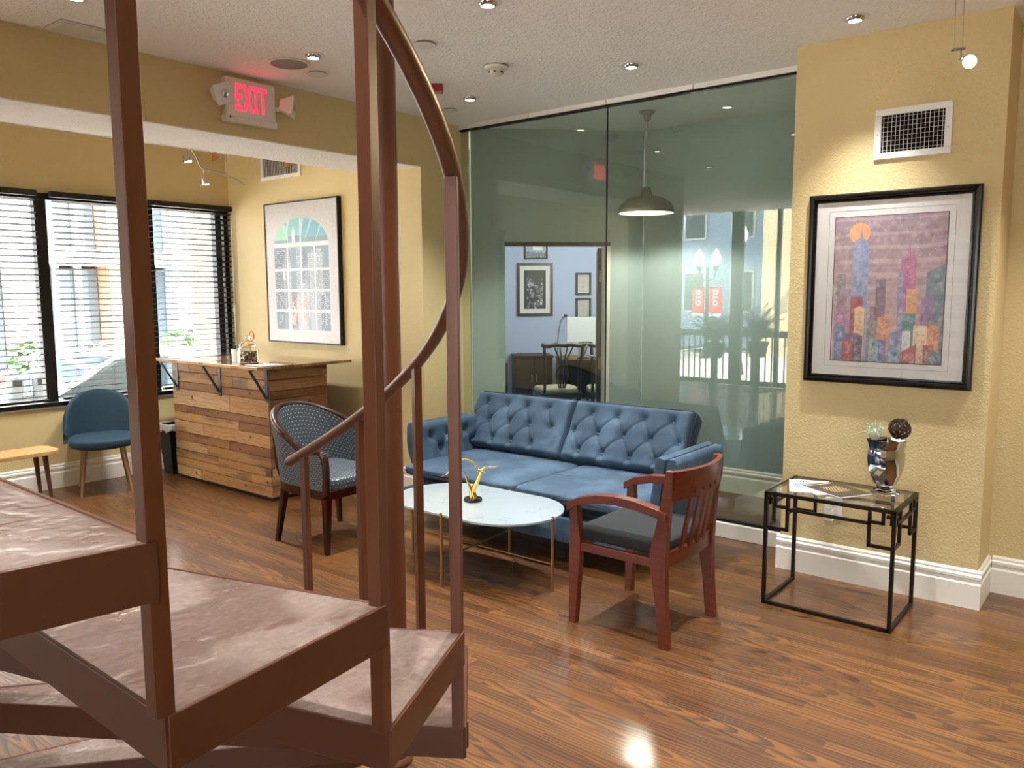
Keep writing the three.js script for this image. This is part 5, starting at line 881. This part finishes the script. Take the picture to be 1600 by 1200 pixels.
function car(label, x, z, turn) {
  const t = thing('parked_car', label, 'car', [x, GY - 0.1, z], turn, 'parked white cars');
  const body = poly([[-2.2, 0.35], [-2.22, 0.62], [-2.1, 0.82], [-1.15, 0.92], [1.3, 0.95], [2.05, 0.88], [2.2, 0.7], [2.2, 0.35]], 1.6, 0.06); body.translate(0, 0, -0.8); P('body', body, M.carWhite, t);
  const cab = poly([[-1.25, 0.93], [-0.45, 1.33], [0.75, 1.35], [1.65, 0.96]], 1.36, 0.05); cab.translate(0, 0, -0.68); P('windows', cab, M.carGlass, t);
  P('roof', [rbox(1.15, 0.05, 1.36, 0.02, 0.15, 1.40, 0), beam(V(-1.28, 0.96, 0.72), V(-0.42, 1.39, 0.68), 0.06, 0.05), beam(V(-1.28, 0.96, -0.72), V(-0.42, 1.39, -0.68), 0.06, 0.05), beam(V(0.7, 1.39, 0.68), V(1.68, 0.97, 0.74), 0.06, 0.05), beam(V(0.7, 1.39, -0.68), V(1.68, 0.97, -0.74), 0.06, 0.05)], M.carWhite, t);
  for (const [a, b] of [[-1.4, 0.78], [-1.4, -0.78], [1.35, 0.78], [1.35, -0.78]]) { const w = P('wheel', new THREE.CylinderGeometry(0.33, 0.33, 0.2, 28).rotateX(PI / 2).translate(a, 0.33, b), M.rubber, t); P('hub', new THREE.CylinderGeometry(0.2, 0.2, 0.215, 20).rotateX(PI / 2).translate(a, 0.33, b), M.chrome, w); }
}
car('white car parked close outside the middle window bay', -10.3, -4.9, PI / 2); car('white car parked farther off in the right window bay', -12.6, -8.6, PI / 2);
function tree(label, x, z, h, r) { const t = thing('street_tree', label, 'tree', [x, GY, z], 0, 'street trees'); P('trunk', [rod(V(0, 0, 0), V(0, h, 0), 0.12, 0.07), rod(V(0, h * 0.75, 0), V(0.5, h + 0.3, 0.2), 0.05, 0.03), rod(V(0, h * 0.8, 0), V(-0.4, h + 0.4, -0.3), 0.05, 0.03)], M.bark, t); P('foliage', leafCluster(Math.round(240 + 200 * r * r), r, 0.16, h + r * 0.45), M.leaf, t).userData.kind = 'stuff'; }
tree('street tree reflected at the left of the glass partition glazing', -13.0, 11.5, 2.2, 1.9);
const bannerTex = canvasTex(128, 256, (c, w, h) => { c.fillStyle = '#c8282e'; c.fillRect(0, 0, w, h); c.fillStyle = '#f4e9e4'; c.fillRect(0, h - 22, w, 22); c.save(); c.translate(w / 2 + 26, 14); c.rotate(PI / 2); c.font = 'bold 76px sans-serif'; c.fillText('DTO', 0, 52); c.restore(); });
function streetLamp(label, x, z, h, twin, banners) {
  const t = thing('street_lamp', label, 'street lamp', [x, GY, z], 0, 'street lamps'); P('pole', lathe([[0, 0], [0.14, 0], [0.1, 0.25], [0.06, 0.4], [0.045, h], [0, h]], 16), M.black, t);
  const globe = (dx, y) => { P('lamp_globe', lathe([[0.05, y], [0.13, y + 0.1], [0.15, y + 0.25], [0.1, y + 0.4], [0.05, y + 0.46], [0, y + 0.55]], 16).translate(dx, 0, 0), S({ color: '#f0efe9', roughness: 0.4 }), t); P('lamp_cup', lathe([[0, y - 0.12], [0.06, y - 0.1], [0.09, y], [0.06, y + 0.02]], 16).translate(dx, 0, 0), M.black, t); };
  if (twin) { P('arm', tube([V(-0.27, h - 0.1, 0), V(-0.2, h - 0.35, 0), V(0, h - 0.4, 0), V(0.2, h - 0.35, 0), V(0.27, h - 0.1, 0)], 0.025, 24, 6), M.black, t); globe(-0.27, h); globe(0.27, h); } else globe(0, h);
  if (banners) for (const s of [-1, 1]) { const b = P('banner', [box(0.4, 0.85, 0.006, s * 0.28, h - 1.05, 0)], M.red, t); for (const f of [1, -1]) { const g = new THREE.PlaneGeometry(0.39, 0.84); if (f < 0) g.rotateY(PI); P('banner_print', g.translate(s * 0.28, h - 1.05, f * 0.0035), S({ map: bannerTex, roughness: 0.7 }), b); } P('banner_rod', rod(V(0, h - 0.62, 0), V(s * 0.5, h - 0.62, 0), 0.012), M.black, t); }
}
streetLamp('twin globe street lamp with two red banners reflected in the glass', -10.7, 13, 2.75, true, true); streetLamp('single globe street lamp reflected beside the cream building', -7.95, 9, 3.15, false, false);
{
  const t = thing('cream_building', 'cream stucco building with wall conduits at the street corner', 'building', [-7, GY, 15]);
  P('wall', span(-2.8, 5, 0, 9, 0, 6), M.cream, t); P('conduit', [rod(V(-2.2, 0.4, -0.05), V(-2.2, 3.4, -0.05), 0.04), rod(V(-2.6, 0.9, -0.05), V(-2.2, 0.9, -0.05), 0.04)], M.cream, t); P('wall_box', rbox(0.35, 0.35, 0.2, 0.05, -1.7, 2.0, -0.1), M.meter, t); for (let k = 0; k < 3; k++) { const w = P('window', rbox(0.9, 1.3, 0.06, 0.01, -0.6 + k * 1.8, 2.2, -0.02), M.facade, t); P('pane', rbox(0.76, 1.16, 0.04, 0.005, -0.6 + k * 1.8, 2.2, -0.04), M.shopGlass, w); }
}
{
  const t = thing('blue_building', 'pale blue building at the far end of the side street', 'building', [-14, GY, 17.5]);
  P('wall', span(-8, 4, 0, 8.6, 0, 6), M.blueWall, t); for (let r = 0; r < 3; r++) for (let k = 0; k < 6; k++) { const w = P('window', rbox(0.9, 1.5, 0.08, 0.01, -6.5 + k * 1.8, 2.0 + r * 2.6, -0.03), M.facade, t); P('pane', rbox(0.74, 1.34, 0.05, 0.005, -6.5 + k * 1.8, 2.0 + r * 2.6, -0.06), M.shopGlass, w); }
}
renderer.render(scene, camera);
